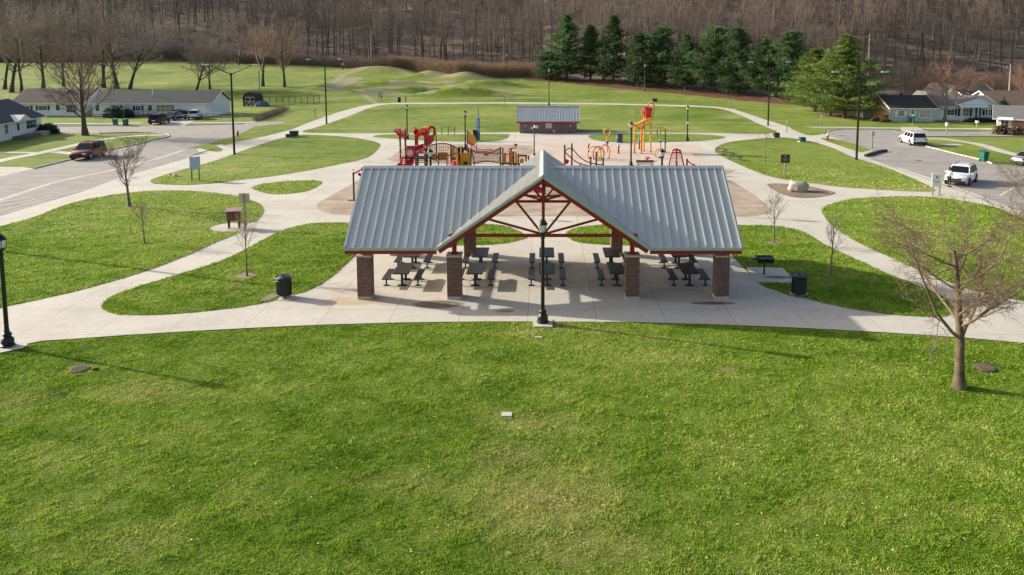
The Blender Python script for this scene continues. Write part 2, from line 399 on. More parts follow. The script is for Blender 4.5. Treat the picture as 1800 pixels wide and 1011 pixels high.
for ln, rr in zip(TRACK, (1.5,2.4,.8,1.0,1.0,.9,.9,1.3)):
    if ln[0] == (735,181): ln = [(641,168),(648,174),(662,182)]
    d = pdist(GX, GY, [P(*q) for q in ln]); dirt = np.maximum(dirt, np.clip(1.25-d/rr*.75, 0, 1))
pine_line = [P(x,y) for x,y in ((945,139),(1000,142),(1100,152),(1200,161),(1300,171),(1400,181),(1450,186),(1500,192))]
needles = np.clip(1.5-pdist(GX, GY+1.0, pine_line)/4.0, 0, 1)
needles = np.maximum(needles, np.clip(1.2-pdist(GX, GY, [P(1440,200),P(1500,205)])/4, 0, .6))
ny, nx = GX.shape
V = np.stack([GX.ravel(), GY.ravel(), GZ.ravel()], 1)
i = np.arange(ny-1)[:,None]*nx+np.arange(nx-1)[None,:]; i = i.ravel()
Q = np.stack([i,i+1,i+nx+1,i+nx], 1)
ground = fast_mesh('ground', V, Q, GRASS, smooth=True); tag(ground, kind='structure')
for nm, A in (('litter',litter),('dirt',dirt),('needles',needles)):
    a = ground.data.attributes.new(nm, 'FLOAT', 'POINT'); a.data.foreach_set('value', A.ravel().astype(np.float32))

def px(pts): return [P(*q) for q in pts]
def poly(pts, k=4):
    c = crom(px(pts), k); return [p for i, p in enumerate(c) if math.hypot(p[0]-c[i-1][0], p[1]-c[i-1][1]) > .01]
PADS = []
def sheet(name, pl, z, mat):
    if name in ('pad','planting_bed'): PADS.append(pl)
    return tag(MB().sheet(pl, z).build(name, mat), kind='structure')
# the concrete: plaza, paths and the loop round the far field
outer = [(-260,600),(-260,660),(0,615),(45,606),(75,600),(126,597),(206,591),(320,584),(450,577),(560,572),(700,568),(860,566),(1100,567),(1250,571),(1400,577),(1550,585),(1700,595),(1800,604),(2000,630),(2000,470),
 (1800,382),(1750,358),(1700,341),(1650,324),(1625,314),(1575,297),(1522,276.5),(1532,265),(1525,261),(1480,247.5),(1450,236),(1425,233),(1387,223.5),(1350,212),(1325,204),(1290,192),(1262,188),(1212,185.3),(1075,182),(900,180),(700,181),(665,182.3),
 (640,185.5),(600,196),(550,213),(510,229),(470,239),(440,245),(400,251),(372,258),(345,262),(350,268),(368,270),(350,273),(300,287),(250,302),(205,315),(150,336),(100,351),(50,366),(0,381),(-150,424),(-400,500)]
sheet('path', px(outer), .03, CONC)
I = {}
I['a'] = [(-300,590),(-100,562),(12,540),(95,522),(127,515),(190,498),(253,479),(300,462),(348,442),(380,427),(421,409),(389,408.6),(372,406),(367,402),(378,397),(400,393),(444,391.7),(453,387),(462,377),(464,369),(456,359),(439,351.7),(414,345),(372,339),(330,336),(289,335.6),(261,336.4),(219,340.6),(178,346.7),(150,352),(112,362),(62,382),(25,392),(0,399.5),(-100,430),(-300,480)]
I['b'] = [(265,317.5),(268,323),(287,325),(325,326),(375,323.3),(415,318),(483,310),(539,301),(594,290),(639,280),(655,272),(665,262),(668,254),(655,248.5),(625,243),(590,239.5),(550,237.5),(530,237.5),(500,242),(475,249),(450,257.5),(422,267),(375,284),(325,297.5),(275,313)]
I['c'] = [(443,331),(461,324),(511,319),(553,318),(567,321),(558,328.6),(539,337),(511,341),(483,342.5),(461,339)]
I['d'] = [(179,538),(186,548),(211,554),(261,555.5),(330,551.5),(400,544),(442,538),(487,528.6),(508,521),(539,513),(575,494),(608,466),(633,444),(660,435),(720,433),(815,432.6),(880,430),(918,422),(926,416),(900,402),(860,395),(740,393),(614,392.5),(567,392.5),(539,395),(497,405.5),(464,421.7),(428,441),(386,460.5),(344,474),(289,491),(233,508),(195,523)]
I['e'] = [(994,412),(1010,402),(1041,397.5),(1078,395),(1180,395),(1294,396.6),(1349,397.5),(1387,402),(1416,410),(1435,422),(1460,436),(1507,458),(1555,480),(1602,499),(1643,515),(1666,528),(1676,542),(1672,553),(1650,558),(1587,556),(1523,548.5),(1460,537),(1416,526),(1387,520),(1365,512),(1333,498),(1279.5,444),(1255,435),(1180,433),(1125,433),(1041,430),(1007,424)]
I['f'] = [(1445,375),(1447.5,365),(1462.5,359),(1500,350),(1550,347),(1600,346),(1650,348),(1700,355),(1750,366),(1800,385),(1870,418),(1900,470),(1900,540),(1850,540),(1800,530),(1745,521.6),(1682,502.6),(1618,477),(1555,449),(1507,427),(1466,401)]
I['h'] = [(1350,310),(1375,315.5),(1425,322.5),(1475,329),(1525,333),(1575,336),(1625,337.5),(1643,336),(1635,329),(1600,312.5),(1550,292.5),(1500,277),(1462,260),(1425,249),(1388,243.3),(1350,243),(1300,247.7),(1279,251),(1263,257),(1256,264.6),(1265,273),(1288,285),(1318,298)]
I['i'] = [(1034,240.5),(1045,237.4),(1094,235.4),(1177,235.4),(1238,237),(1275,241),(1259,245.6),(1218,249),(1136,250.8),(1074,250),(1045,246.5)]
I['j'] = [(655,240.5),(675,237),(740,236.6),(806,236.4),(888,236.4),(894.6,238.7),(891,243.6),(874,248.3),(846,249.4),(816,249.2),(763,248.5),(721,246),(680,243.3)]
I['k'] = [(532,231),(562,222.5),(612,205),(650,190),(675,184.6),(700,183.4),(800,182.8),(900,182.4),(1075,184.3),(1200,187.7),(1262,191),(1300,202.5),(1325,214),(1352,226),(1366,232),(1340,236),(1300,235.5),(1238,234),(1100,233),(1015,232.5),(905,233),(700,234.3),(600,234.8),(545,234)]
IS = {}
for k_, pts in I.items():
    IS[k_] = poly(pts, 4); sheet('lawn', IS[k_], .045, GRASS)
# tapering tips between walk and road
for pts in ([(345,259),(372,256),(392,263),(380,267.5),(355,262)],[(352,268),(340,273),(380,262)],[(390,250),(412,242),(440,238),(470,237),(452,243),(420,249),(395,256)],
            [(1388,224.5),(1420,224),(1447,228),(1452,234),(1430,238.5),(1412,236)],[(1444,245),(1462,244.5),(1500,253),(1528,263),(1520,266.5),(1505,266)]):
    sheet('lawn', poly(pts, 3), .043, GRASS)
sheet('pad', px([(1311,471),(1376,472.5),(1394,490),(1393,498.5),(1333,498.5),(1320,488)]), .052, CONC)
sheet('pad', px([(487,529.5),(494,521),(518,520),(524,525),(508,531)]), .052, CONC)
sheet('pad', px([(1387,519),(1392,513),(1418,515),(1421,520),(1405,524)]), .052, SPLASH)
tag(MB().box(-.44,.40,30.85,31.75,.0,.07).build('pad', CONC), kind='structure')
sheet('pad', px([(0,622),(0,610),(30,603),(50,607),(40,614)]), .05, CONC)
sheet('playground_surface', px([(679,281),(690,275),(712,259),(735,254.5),(763,253.4),(909,255.4),(934,256.5),(938,266),(925,280),(905,287),(830,289),(701,287)]), .04, CHIPS)
sheet('playground_surface', poly([(557,363),(560,357),(580,346),(630,317),(655,299),(700,297),(1250,297),(1271,310),(1320,339),(1350,364),(1356,374),(1333,379.5),(1294,381),(950,381),(616,378.5),(580,375.5),(562,371)],3), .04, CHIPS)
sheet('splash_pad', poly([(934,250.5),(1010,249),(1050,252),(1120,253.5),(1200,253),(1230,256),(1235,268),(1225,290),(1200,293),(960,293),(945,285),(938,262)],3), .036, SPLASH)
sheet('planting_bed', poly([(1349,327),(1355,324),(1374.5,324),(1422,328.5),(1447,334),(1468,340),(1447,346),(1422,348.4),(1397,347.5),(1371,341)],4), .06, MULCH)
# tree rings of bare soil
for x, y, r in ((228,364,.45),(433,487,.62),(1360,428,.5),(1459,486,.3),(341,349-49,.0),(460,526,.0)):
    if r:
        cx, cy = P(x, y); rn = random.Random(x)
        sheet('planting_bed', crom([(cx+r*math.cos(t)*rn.uniform(.7,1.3), cy+r*.7*math.sin(t)*rn.uniform(.7,1.3)) for t in [i*.9 for i in range(7)]], 3), .056, MULCH)
sheet('planting_bed', poly([(458,528),(470,520),(488,516),(492,520),(478,527),(462,532)],3), .056, MULCH)
# roads
roadL = [(-500,540),(-400,500),(-150,424),(0,381),(50,366),(100,351),(150,336),(205,315),(250,302),(300,287),(350,273),(368,270),(350,268),(345,262),(325,261.5),(362,254),(410,240),(430,232),(450,222),(500,217),(500,214),(460,214.5),(325,220.5),(247,221.5),(77,222.5),(-100,224),(-100,234),(95,234),(175,235),(240,233),(285,235.5),(297,238.5),(292,242),(270,246),(250,252),(180,267),(125,281),(100,287),(60,297),(0,311),(-100,345),(-500,440)]
sheet('road', px(roadL), .012, ASPH)
roadR = [(2000,470),(1800,382),(1700,341),(1650,324),(1625,314),(1575,297),(1522,276.5),(1532,265),(1525,261),(1480,247.5),(1450,236),(1455,232),(1465,229.5),(1490,228),(1570,229),(1585,231),(1742,232),(1950,233),(1950,241),(1742,240.5),(1640,240.5),(1590,240),(1587,244),(1600,252),(1635,260),(1675,270),(1725,282),(1745,289),(1790,293),(1900,297),(2000,330)]
sheet('road', px(roadR), .034, ASPH)
sheet('driveway', px([(1585,231),(1626,231),(1612,223.5),(1582,223.5)]), .02, CONC2)
sheet('driveway', px([(262,221),(325,220.5),(352,208),(318,208),(300,211)]), .02, CONC2)
sheet('driveway', px([(-100,345),(0,311),(60,297),(40,294),(-100,293)]), .02, CONC2)
def ribbon(name, pts, w_, z, mat):
    c = crom(px(pts), 5, False); L_ = []; R_ = []
    for i, p in enumerate(c):
        a = Vector(c[max(i-1,0)]); b = Vector(c[min(i+1,len(c)-1)]); d = (b-a).normalized(); n = Vector((-d.y, d.x))*w_/2
        L_.append(tuple(Vector(p)+n)); R_.append(tuple(Vector(p)-n))
    m = MB(); n = len(c)
    g = [(q[0],q[1],max(0,ht(*q))+z) for q in L_+R_]
    m.add(g, [(i+n,i+1+n,i+1,i) for i in range(n-1)])
    return tag(m.build(name, mat), kind='structure')
ribbon('path', [(-150,323),(0,283),(62,271),(125,257),(160,249),(200,243),(240,239),(290,237.5)], 1.5, .022, CONC2)
ribbon('path', [(97,267),(122,270),(145,273)], 1.3, .024, CONC2)
ribbon('path', [(-60,268),(0,268),(60,269)], 1.0, .024, CONC2)
ribbon('path', [(77,217.5),(160,217.5),(250,216.5)], 1.5, .022, CONC2)
ribbon('path', [(335,216),(400,216),(470,214)], 1.5, .022, CONC2)
ribbon('path', [(1395,224.5),(1450,224),(1580,225.5),(1800,227.5),(1900,228)], 1.5, .022, CONC2)
ribbon('path', [(1625,244),(1660,245),(1720,254),(1760,266),(1800,276),(1900,300)], 1.5, .022, CONC2)
ribbon('path', [(1640,255),(1690,254.5)], 1.2, .024, CONC2)
ribbon('path', [(1530,148),(1600,150),(1800,151),(2100,152)], 6, .15, ASPH)
# kerbs and gutters
def kerb(pts, h_=.13, w_=.16, mat=None, z0=0):
    c = crom(px(pts), 4, False); m = MB()
    for p, q in zip(c[:-1], c[1:]): m.beam((p[0],p[1],z0+h_/2),(q[0],q[1],z0+h_/2), w_, h_)
    return tag(m.build('kerb', mat or CONC2), kind='structure')
kerb([(60,297),(100,287),(125,281),(180,267),(250,252),(270,246),(292,242),(297,238.5),(285,235.5),(240,233),(175,235)])
kerb([(1455,232),(1465,229.5),(1490,228),(1583,229.5)]); kerb([(1628,231.5),(1742,232),(1850,232.5)])
kerb([(1850,240.8),(1742,240.5),(1640,240.5),(1590,240),(1587,244),(1600,252),(1635,260),(1675,270),(1725,282),(1745,289)])
kerb([(247,221.5),(77,222.5),(0,223)]); kerb([(325,221),(430,218)])
tag(kerb([(1522,276.2),(1545,269),(1558,267.2)], .3, .35, M('dark_rubber','#2b2a28',.8)), kind='structure')
ribbon('gutter', [(-100,383),(0,352),(100,320),(190,301),(250,286),(290,275),(322,264)], .55, .018, CONC2)
ribbon('gutter', [(2000,462),(1800,378),(1700,338),(1625,311.5),(1575,295)], .5, .04, CONC2)
# parking bay paint
WP = M('road_paint','#d8d4cc',.8,var=.2)
for a, b in (((0,363),(160,333)),((0,371),(108,345)),((-40,362),(60,347)),((1795,323),(1757,345))):
    p, q = P(*a), P(*b); m = MB(); d = (Vector(q)-Vector(p)).normalized(); n = Vector((-d.y,d.x))*.05
    m.add([(*(Vector(p)-n),.041),(*(Vector(p)+n),.041),(*(Vector(q)+n),.041),(*(Vector(q)-n),.041)], [(0,3,2,1)]); tag(m.build('road_marking', WP), kind='structure')

# ================================================================= GRASS BLADES
def inpoly(X, Y, pl):
    c = np.zeros(X.shape, bool); n = len(pl)
    for i in range(n):
        x0,y0 = pl[i][:2]; x1,y1 = pl[i-1][:2]
        if y0 == y1: continue
        k = ((y0 > Y) != (y1 > Y)) & (X < (x1-x0)*(Y-y0)/(y1-y0)+x0); c ^= k
    return c
RN = np.random.default_rng(7)
fore = px([(-260,662),(0,617),(45,608),(75,601.5),(126,598),(206,592),(320,585),(450,578),(560,573),(700,569),(860,567),(1100,568),(1250,572),(1400,578),(1550,586),(1700,596),(1800,605),(2000,632)])+[(45,14),(-45,14)]
def scatter(pl, x0, x1, y0, y1, dens):
    n = int((x1-x0)*(y1-y0)*dens); X = RN.uniform(x0,x1,n); Y = RN.uniform(y0,y1,n)
    d = Y*ct+CH*st; k = (np.abs((F*X/d+PX-900)) < 935) & inpoly(X, Y, pl); return X[k], Y[k]
bx, by, bh, bw, bz = [], [], [], [], []
def put(pl, y0, y1, dens, hh, ww, z):
    xs = [p[0] for p in pl]; ys = [p[1] for p in pl]
    y0 = max(y0, min(ys)); y1 = min(y1, max(ys))
    if y1 <= y0: return
    X, Y = scatter(pl, min(xs), max(xs), y0, y1, dens)
    bx.append(X); by.append(Y); bh.append(np.full(len(X), hh)); bw.append(np.full(len(X), ww)); bz.append(np.full(len(X), z))
put(fore, 14, 20, 1600, .038, .016, 0); put(fore, 20, 26, 1100, .038, .020, 0); put(fore, 26, 34, 700, .038, .026, 0)
for k_ in 'abcdefh':
    for y0, y1, dn, hh, ww in ((24,34,520,.05,.026),(34,46,260,.055,.036),(46,62,110,.06,.05),(62,85,40,.07,.08)): put(IS[k_], y0, y1, dn, hh, ww, .045)
X = np.concatenate(bx); Y = np.concatenate(by); keep = ~((X > -.45) & (X < .41) & (Y > 30.8) & (Y < 31.8))
for px_, py_, r_ in ((140,650,.34),(1732,648,.35),(891,730,.19),(947,594,.15)):
    q_ = P(px_, py_); keep &= np.hypot(X-q_[0], (Y-q_[1])*1.2) > r_
for pl in PADS: keep &= ~inpoly(X, Y, pl)
keep &= RN.random(len(X)) > np.clip((Y-42)/40, 0, 1)
X = X[keep]; Y = Y[keep]; bh = [np.concatenate(bh)[keep]]; bw = [np.concatenate(bw)[keep]]; bz = [np.concatenate(bz)[keep]]
H_ = np.concatenate(bh)*RN.uniform(.5,1.35,len(X)); W_ = np.concatenate(bw)*RN.uniform(.6,1.3,len(X)); Z = np.concatenate(bz)
# uneven sward: height waves in clumps
X = X+RN.normal(0,.035,len(X)); Y = Y+RN.normal(0,.035,len(X))
H_ *= 1+.45*np.sin(X*3.1+1.3*np.sin(Y*2.3))*np.sin(Y*3.7+1.1*np.sin(X*1.9))
cx_ = np.floor((X+.13*np.sin(Y*9))/.21).astype(np.int64); cy_ = np.floor((Y+.13*np.sin(X*8))/.24).astype(np.int64)
CELL = ((np.sin(cx_*127.1+cy_*311.7)*43758.5453) % 1.0); H_ *= .62+.75*CELL
a = RN.uniform(0, 2*np.pi, len(X)); lean = RN.uniform(.2,1.1,len(X))*H_; la = RN.uniform(0, 2*np.pi, len(X))
dx, dy = np.cos(a)*W_, np.sin(a)*W_
V = np.empty((len(X),3,3), np.float32)
V[:,0] = np.stack([X-dx,Y-dy,Z],1); V[:,1] = np.stack([X+dx,Y+dy,Z],1); V[:,2] = np.stack([X+np.cos(la)*lean,Y+np.sin(la)*lean,Z+H_],1)
gr = fast_mesh('grass', V.reshape(-1,3), np.arange(len(X)*3).reshape(-1,3), BLADES, k=3)
at = gr.data.attributes.new('tone','FLOAT','POINT'); at.data.foreach_set('value', np.repeat(np.clip(.58*RN.random(len(X))+.42*CELL, 0, 1),3).astype(np.float32))
tag(gr, kind='stuff')
print('blades', len(X))
# ================================================================= PAVILION
def roof_metal(name, hx):
    m = M(name, hx, .38, .35, .13, 1.0, stretch=(3.2,.35,.35))
    return m
STEEL = roof_metal('grey_roof_metal', '#cbcac3'); RED = M('red_steel', '#8e2018', .5, 0, .12, 3); RTRIM = roof_metal('trim_metal', '#b4bab9')
STONE = M('cast_stone', '#b5aa9c', .85, var=.15, scale=8); SOFF = M('soffit', '#8a8377', .7)
BLK = M('black_paint', '#141414', .45, var=.2); 
def pavilion():
    t = T('picnic_pavilion', 'large open picnic pavilion with grey metal roof, red trusses and brick columns', 'pavilion', (0, 38.5, .03))
    y0 = -4.2; he, hr, hg, gx_, yg, xv = 2.55, 5.75, 6.02, 5.06, 4.3, .36
    XE = 9.42
    ms = (hr-he)/4.2; gs = (hg-he)/gx_
    rf = MB(); th = .10
    for sy in (-1, 1):
        for sx in (-1, 1):
            pl = [(sx*XE,sy*4.2,he),(sx*gx_,sy*4.2,he),(sx*xv,0,hr),(sx*XE,0,hr)]
            rf.prism(pl, (0,0,-th))
            n = 22
            for i in range(n+1):          # standing seams
                x = sx*(XE-.03-i*.411)
                yl = 4.2 if abs(x) > gx_ else 4.2*(abs(x)-xv)/(gx_-xv)
                if yl < .25: continue
                yl -= .02 if abs(x) > gx_ else .08
                a = (x, sy*yl, hr-ms*yl+.035); b = (x, sy*.06, hr-ms*.06+.035); rf.beam(a, b, .045, .085)
                # flat minor rib between two seams
                if i < n:
                    x2 = x-sx*.205; y2 = 4.2 if abs(x2) > gx_ else 4.2*(abs(x2)-xv)/(gx_-xv)
                    if y2 > .5: rf.beam((x2,sy*(y2-.1),hr-ms*(y2-.1)+.004),(x2,sy*.06,hr-ms*.06+.004), .03, .018)
    roof = rf.build('roof', STEEL, t)
    cp = MB(); cp.prism([(-XE-.03,-.17,hr-.06),(-XE-.03,0,hr+.08),(-XE-.03,.17,hr-.06)], (XE-xv+.02,0,0)); cp.prism([(xv-.0,-.17,hr-.06),(xv,0,hr+.08),(xv,.17,hr-.06)], (XE-xv+.03,0,0)); cp.build('ridge_cap', RTRIM, roof)
    g = MB()
    for sx in (-1, 1):
        g.prism([(0,-yg,hg),(sx*gx_,-yg,he),(sx*gx_,-4.2,he),(sx*xv,0,hr),(sx*gx_,4.2,he),(sx*gx_,yg,he),(0,yg,hg)], (0,0,-th))
        k = 21
        for i in range(-k, k+1):
            y = i*.203
            xm = gx_ if abs(y) > 4.2 else xv+(gx_-xv)*abs(y)/4.2
            if i % 2 == 0: g.beam((sx*.05,y,hg-gs*.05+.03),(sx*(xm-.06),y,hg-gs*(xm-.06)+.03), .04, .07)
            else: g.beam((sx*.05,y,hg-gs*.05+.005),(sx*(xm-.06),y,hg-gs*(xm-.06)+.005), .03, .02)
    gr_ = g.build('gable_roof', STEEL, t)
    c2 = MB(); c2.prism([(-.2,-yg-.03,hg-.08),(0,-yg-.03,hg+.075),(.2,-yg-.03,hg-.08)], (0,2*yg+.06,0)); c2.build('ridge_cap', RTRIM, gr_)
    vl = MB()
    for sx in (-1,1):
        for sy in (-1,1): vl.beam((sx*xv,0,hr+.03),(sx*gx_,sy*4.2,he+.03), .16, .04)
    vl.build('valley_flashing', RTRIM, gr_)
    for sy in (-1, 1):                   # rake boards of the gables, fascia of the eaves
        for sx in (-1, 1):
            m = MB(); m.beam((0,sy*(yg+.025),hg-.05),(sx*(gx_+.05),sy*(yg+.025),he-.07+.0), .05, .13); m.build('rake_trim', RTRIM, t)
            m = MB(); m.beam((sx*.03,sy*(yg-.06),hg-.24),(sx*(gx_-.12),sy*(yg-.06),he-.17), .10, .20); m.build('rake_board', RED, t)
            m = MB(); m.box(*sorted((sx*gx_,sx*XE)), *sorted((sy*4.15,sy*4.21)), he-.30, he-.11); m.build('fascia', RED, t)
            m = MB(); m.box(*sorted((sx*gx_,sx*XE)), *sorted((sy*4.205,sy*4.26)), he-.115, he+.02); m.build('gutter', RTRIM, t)
            m = MB(); m.beam((sx*(XE-.02),0,hr-.21),(sx*(XE-.02),sy*4.15,he-.21), .06, .2); m.build('rake_board', RED, t)
            m = MB(); m.beam((sx*(XE+.03),0,hr-.03),(sx*(XE+.03),sy*4.2,he-.03), .05, .15); m.build('rake_trim', RTRIM, t)
    cols = [(x,y) for y in (-3.75,3.75) for x in (-8.57,-4.27,4.27,8.57)]
    for x, y in cols:
        c = MB().box(x-.33,x+.33,y-.33,y+.33,.13,2.06).build('column', BRICK, t)
        MB().box(x-.345,x+.345,y-.345,y+.345,-.03,.13,.01).build('plinth', STONE, c)
        m = MB(); m.box(x-.37,x+.37,y-.37,y+.37,2.06,2.15,.012); m.build('cap_stone', STONE, c)
        p = MB().box(x-.10,x+.10,y-.10,y+.10,2.15,2.46 if abs(x) > 5 else 3.1)
        p.box(x-.17,x+.17,y-.17,y+.17,2.15,2.18)
        if abs(x) < 5: p.box(x-.13,x+.13,y-.13,y+.13,2.60,2.75)
        p.build('post', RED, t)
    for sy in (-1, 1):                   # eave beams and trusses
        for sx in (-1, 1):
            m = MB(); m.box(*sorted((sx*4.4,sx*9.3)), sy*3.75-.09, sy*3.75+.09, 2.46, 2.70); m.build('beam', RED, t)
    for x in (-8.57,-4.27,4.27,8.57):
        m = MB(); m.box(x-.06,x+.06,-3.6,3.6,2.47,2.66); m.build('cross_beam', RED, t)
        for sy in (-1,1):
            m = MB(); m.beam((x,sy*3.7,2.75),(x,sy*.1,min(5.45, hr-.28) if abs(x) > 5 else 5.3), .1, .16); m.build('rafter', RED, t)
    for y in (-3.95, 3.95):
        tr = MB().box(-4.5,4.5,y-.06,y+.06,3.02,3.16).build('truss', RED, t)
        m = MB(); m.box(-.075,.075,y-.07,y+.07,3.16,5.75); m.build('king_post', RED, tr)
        for sx in (-1, 1):
            m = MB(); m.beam((sx*.05,y,3.18),(sx*1.35,y,4.82), .09, .10); m.build('web', RED, tr)
            m = MB(); m.beam((sx*.05,y,3.16),(sx*2.75,y,3.92), .09, .10); m.build('web', RED, tr)
            m = MB(); m.beam((sx*.04,y,4.95),(sx*1.0,y,5.06), .07, .08); m.build('web', RED, tr)
            m = MB(); m.beam((0,y,5.72),(sx*4.6,y,2.66), .10, .14); m.build('top_chord', RED, tr)
    # light purlins and ceiling deck seams inside
    for sx in (-1,1):
        m = MB(); m.box(*sorted((sx*.5,sx*9.2)), -.08, .08, hr-.42, hr-.22); m.build('ridge_beam', RED, t)
    m = MB(); m.box(-.06,.06,-4.0,4.0,hg-.4,hg-.2); m.build('ridge_beam', RED, t)
    m = MB(); m.tube([(.6,-.35,hr-.2),(.95,-.9,hr-.6),(1.35,-1.05,hr-.70)], .02, 5); m.build('vent_pipe', M('dark_blue_metal','#27405c',.5), t)
    return t
pavilion()

# ================================================================= PICNIC TABLES
TBL = M('black_coated_steel', '#2b2c2e', .5, .1, .25, 6); TBL2 = M('table_slats','#37383a',.48,.1,.2,9)
def picnic_table(name_label):
    t = T('picnic_table', name_label, 'picnic table', (0,0,0))
    L = .92
    m = MB()
    for i in range(7): m.box(-.40+i*.115,-.40+i*.115+.108,-L,L,.735,.765)
    m.box(-.41,.41,-L,L,.70,.733,.008); m.build('tabletop', TBL2, t)
    for s in (-1, 1):
        b = MB()
        for i in range(3): b.box(s*.80-.155+i*.105,s*.80-.155+i*.105+.1,-L+.05,L-.05,.435,.462)
        b.box(s*.80-.16,s*.80+.16,-L+.05,L-.05,.405,.433,.008); be = b.build('bench', TBL2, t)
        for q in (-.5, .5):
            m = MB(); m.box(s*.80-.035,s*.80+.035,q-.035,q+.035,.02,.41); m.box(s*.80-.14,s*.80+.14,q-.1,q+.1,0,.02); m.build('leg', TBL, be)
    for q in (-.5, .5):
        m = MB(); m.box(-.055,.055,q-.055,q+.055,.02,.70); m.box(-.22,.22,q-.14,q+.14,0,.02); m.box(-.3,.3,q-.03,q+.03,.66,.70); m.build('pedestal', TBL, t)
    return t
wh = ['leftmost','second from the left','central','second from the right','rightmost']
tb = None; k = 0
for row, (Y, rn_) in enumerate(((37.0,'front'),(40.0,'back'))):
    for i, xp in enumerate((709.8,836.5,961.5,1083.5,1209)):
        x = XatY(xp, 37.0, .75) if i != 2 else .19
        lb = f'{wh[i]} black picnic table in the {rn_} row under the pavilion'
        if tb is None: tb = picnic_table(lb); tb.location = (x,Y,.03); tb['group'] = 'picnic tables under the pavilion'
        else: dup(tb, (x,Y,.03), 0, lb)

# ================================================================= LAMPS
GLASS = M('lantern_glass', '#d8d6cc', .25, var=.05); GREYM = M('grey_metal','#8a8d8e',.45,.4); LEDW = M('lamp_head','#c9cccd',.35,.3)
def acorn_lamp(label):
    t = T('street_lamp', label, 'lamp post', (0,0,0), 0, 'lantern lamp posts along the park paths')
    MB().lathe([(.26,0),(.26,.06),(.21,.10),(.24,.16),(.22,.30),(.13,.40),(.17,.44),(.17,.50),(.10,.58),(.095,.70)], 16).build('base', BLK, t, 1)
    MB().lathe([(.085,.68),(.078,3.55),(.068,3.72),(.10,3.74),(.10,3.79),(.07,3.82),(.09,3.90)], 14).build('pole', BLK, t, 1)
    h = MB().lathe([(.09,3.90),(.155,3.96),(.17,4.02),(.12,4.03)], 14).build('lantern_holder', BLK, t, 1)
    g = MB().lathe([(.11,4.03),(.15,4.10),(.19,4.30),(.185,4.36)], 14).build('lantern_globe', GLASS, t, 1)
    m = MB()
    for i in range(4): a = i*math.pi/2+.785; m.tube([(.17*math.cos(a),.17*math.sin(a),4.02),(.2*math.cos(a),.2*math.sin(a),4.36)], .012, 4)
    m.lathe([(.21,4.36),(.225,4.38),(.17,4.47),(.09,4.56),(.03,4.60),(.035,4.63),(.012,4.68)], 14); m.build('lantern_cap', BLK, t, 1)
    return t
l0 = acorn_lamp('black lantern lamp post on the square pad in front of the pavilion gable'); l0.location = (*P(954,569), .07)
def lamp_at(x, y, lb): return dup(l0, (*P(x, y), .05), 0, lb)
lamp_at(14,610,'black lantern lamp post at the left edge of the photo by the concrete path')
lamp_at(1109,295,'tall black lantern lamp post beside the splash pad left of the bench')
lamp_at(716,245.5,'black lantern lamp post behind the playground slide tower')
lamp_at(1208,248,'black lantern lamp post with a white notice on the small lens-shaped lawn')
Y_ = 53.9
for xp, lb in ((756,'black lantern lamp post standing in front of the playground, base hidden by the left roof'),(1138+26-0,'black lantern lamp post left of the red swing frame, base hidden by the right roof')):
    dup(l0, (XatY(xp, Y_, 4.6), Y_, .05), 0, lb)
dup(l0, (XatY(818, 87.5), 87.5, .05), 0, 'black lantern lamp post between the net climber and the yellow climbing panel')
s = MB().cbox((0,-.12,2.35),(.42,.04,.32)).build('notice_sign', M('white_sign','#dcdcd8',.5)); s.location = P(1208,248)+(.05,); tag(s,'small white notice fixed to the lamp post right of the bucket tower','sign')
# camera lamp by the restrooms
x, y = P(939,273)
t = T('light_pole', 'slim black pole with a white box light beside the restroom building', 'light pole', (x,y,.04))
MB().lathe([(.16,0),(.16,.12),(.07,.2),(.06,3.5),(.02,3.55)], 10).build('pole', BLK, t, 1)
MB().cbox((.22,-.1,3.2),(.45,.3,.3),.4,.03).build('light_box', LEDW, t); MB().cbox((-.22,-.05,3.05),(.16,.16,.2),.2,.02).build('camera_box', LEDW, t)
def tower(xp, yp, h_, arms, label, rz=0, armlen=2.9, col=BLK, rise=.95):
    x, y = P(xp, yp)
    t = T('light_tower', label, 'light pole', (x,y), rz, 'tall light poles')
    MB().lathe([(.2,0),(.2,.1),(.13,.18),(.10,h_*.97),(.12,h_*.975),(.12,h_+.05),(.03,h_+.07)], 10).build('pole', col, t, 1)
    for s_ in arms:
        a = MB().tube([(0,0,h_-.12),(s_*armlen*.5,0,h_+rise*.45),(s_*armlen,0,h_+rise)], [.06,.045,.04], 6).build('arm', col, t, 1)
        MB().cbox((s_*(armlen+.3),0,h_+rise+.03),(.75,.34,.12),0,.04).build('lamp_head', LEDW, a)
    return t
tower(412,272,9.2,(-1,1),'tall black double-arm street light left of the upper lawn',0,2.5)
tower(574,218,9.3,(-1,1),'tall black double-arm street light beside the far left path',.9,2.6)
tx_, ty_ = P(486,506); ln_ = 9.6/math.tan(SUN_EL); t = tower(412,272,9.2,(-1,1),'tall double-arm street light just outside the left edge, casting a long shadow on the lawn',0,2.5)
t.location = (tx_-TRAVEL.x*ln_, ty_-TRAVEL.y*ln_, 0)
tower(1505.5,281,8.5,(-1,1),'tall black double-arm street light on the kerb by the right road',0,2.35)
tower(1350,221,8.9,(-1,1),'tall black double-arm street light in front of the dark pines',0,2.6)
tower(457,178,6.8,(1,),'thin grey light pole behind the red barn shed',0,1.0,GREYM,.3)
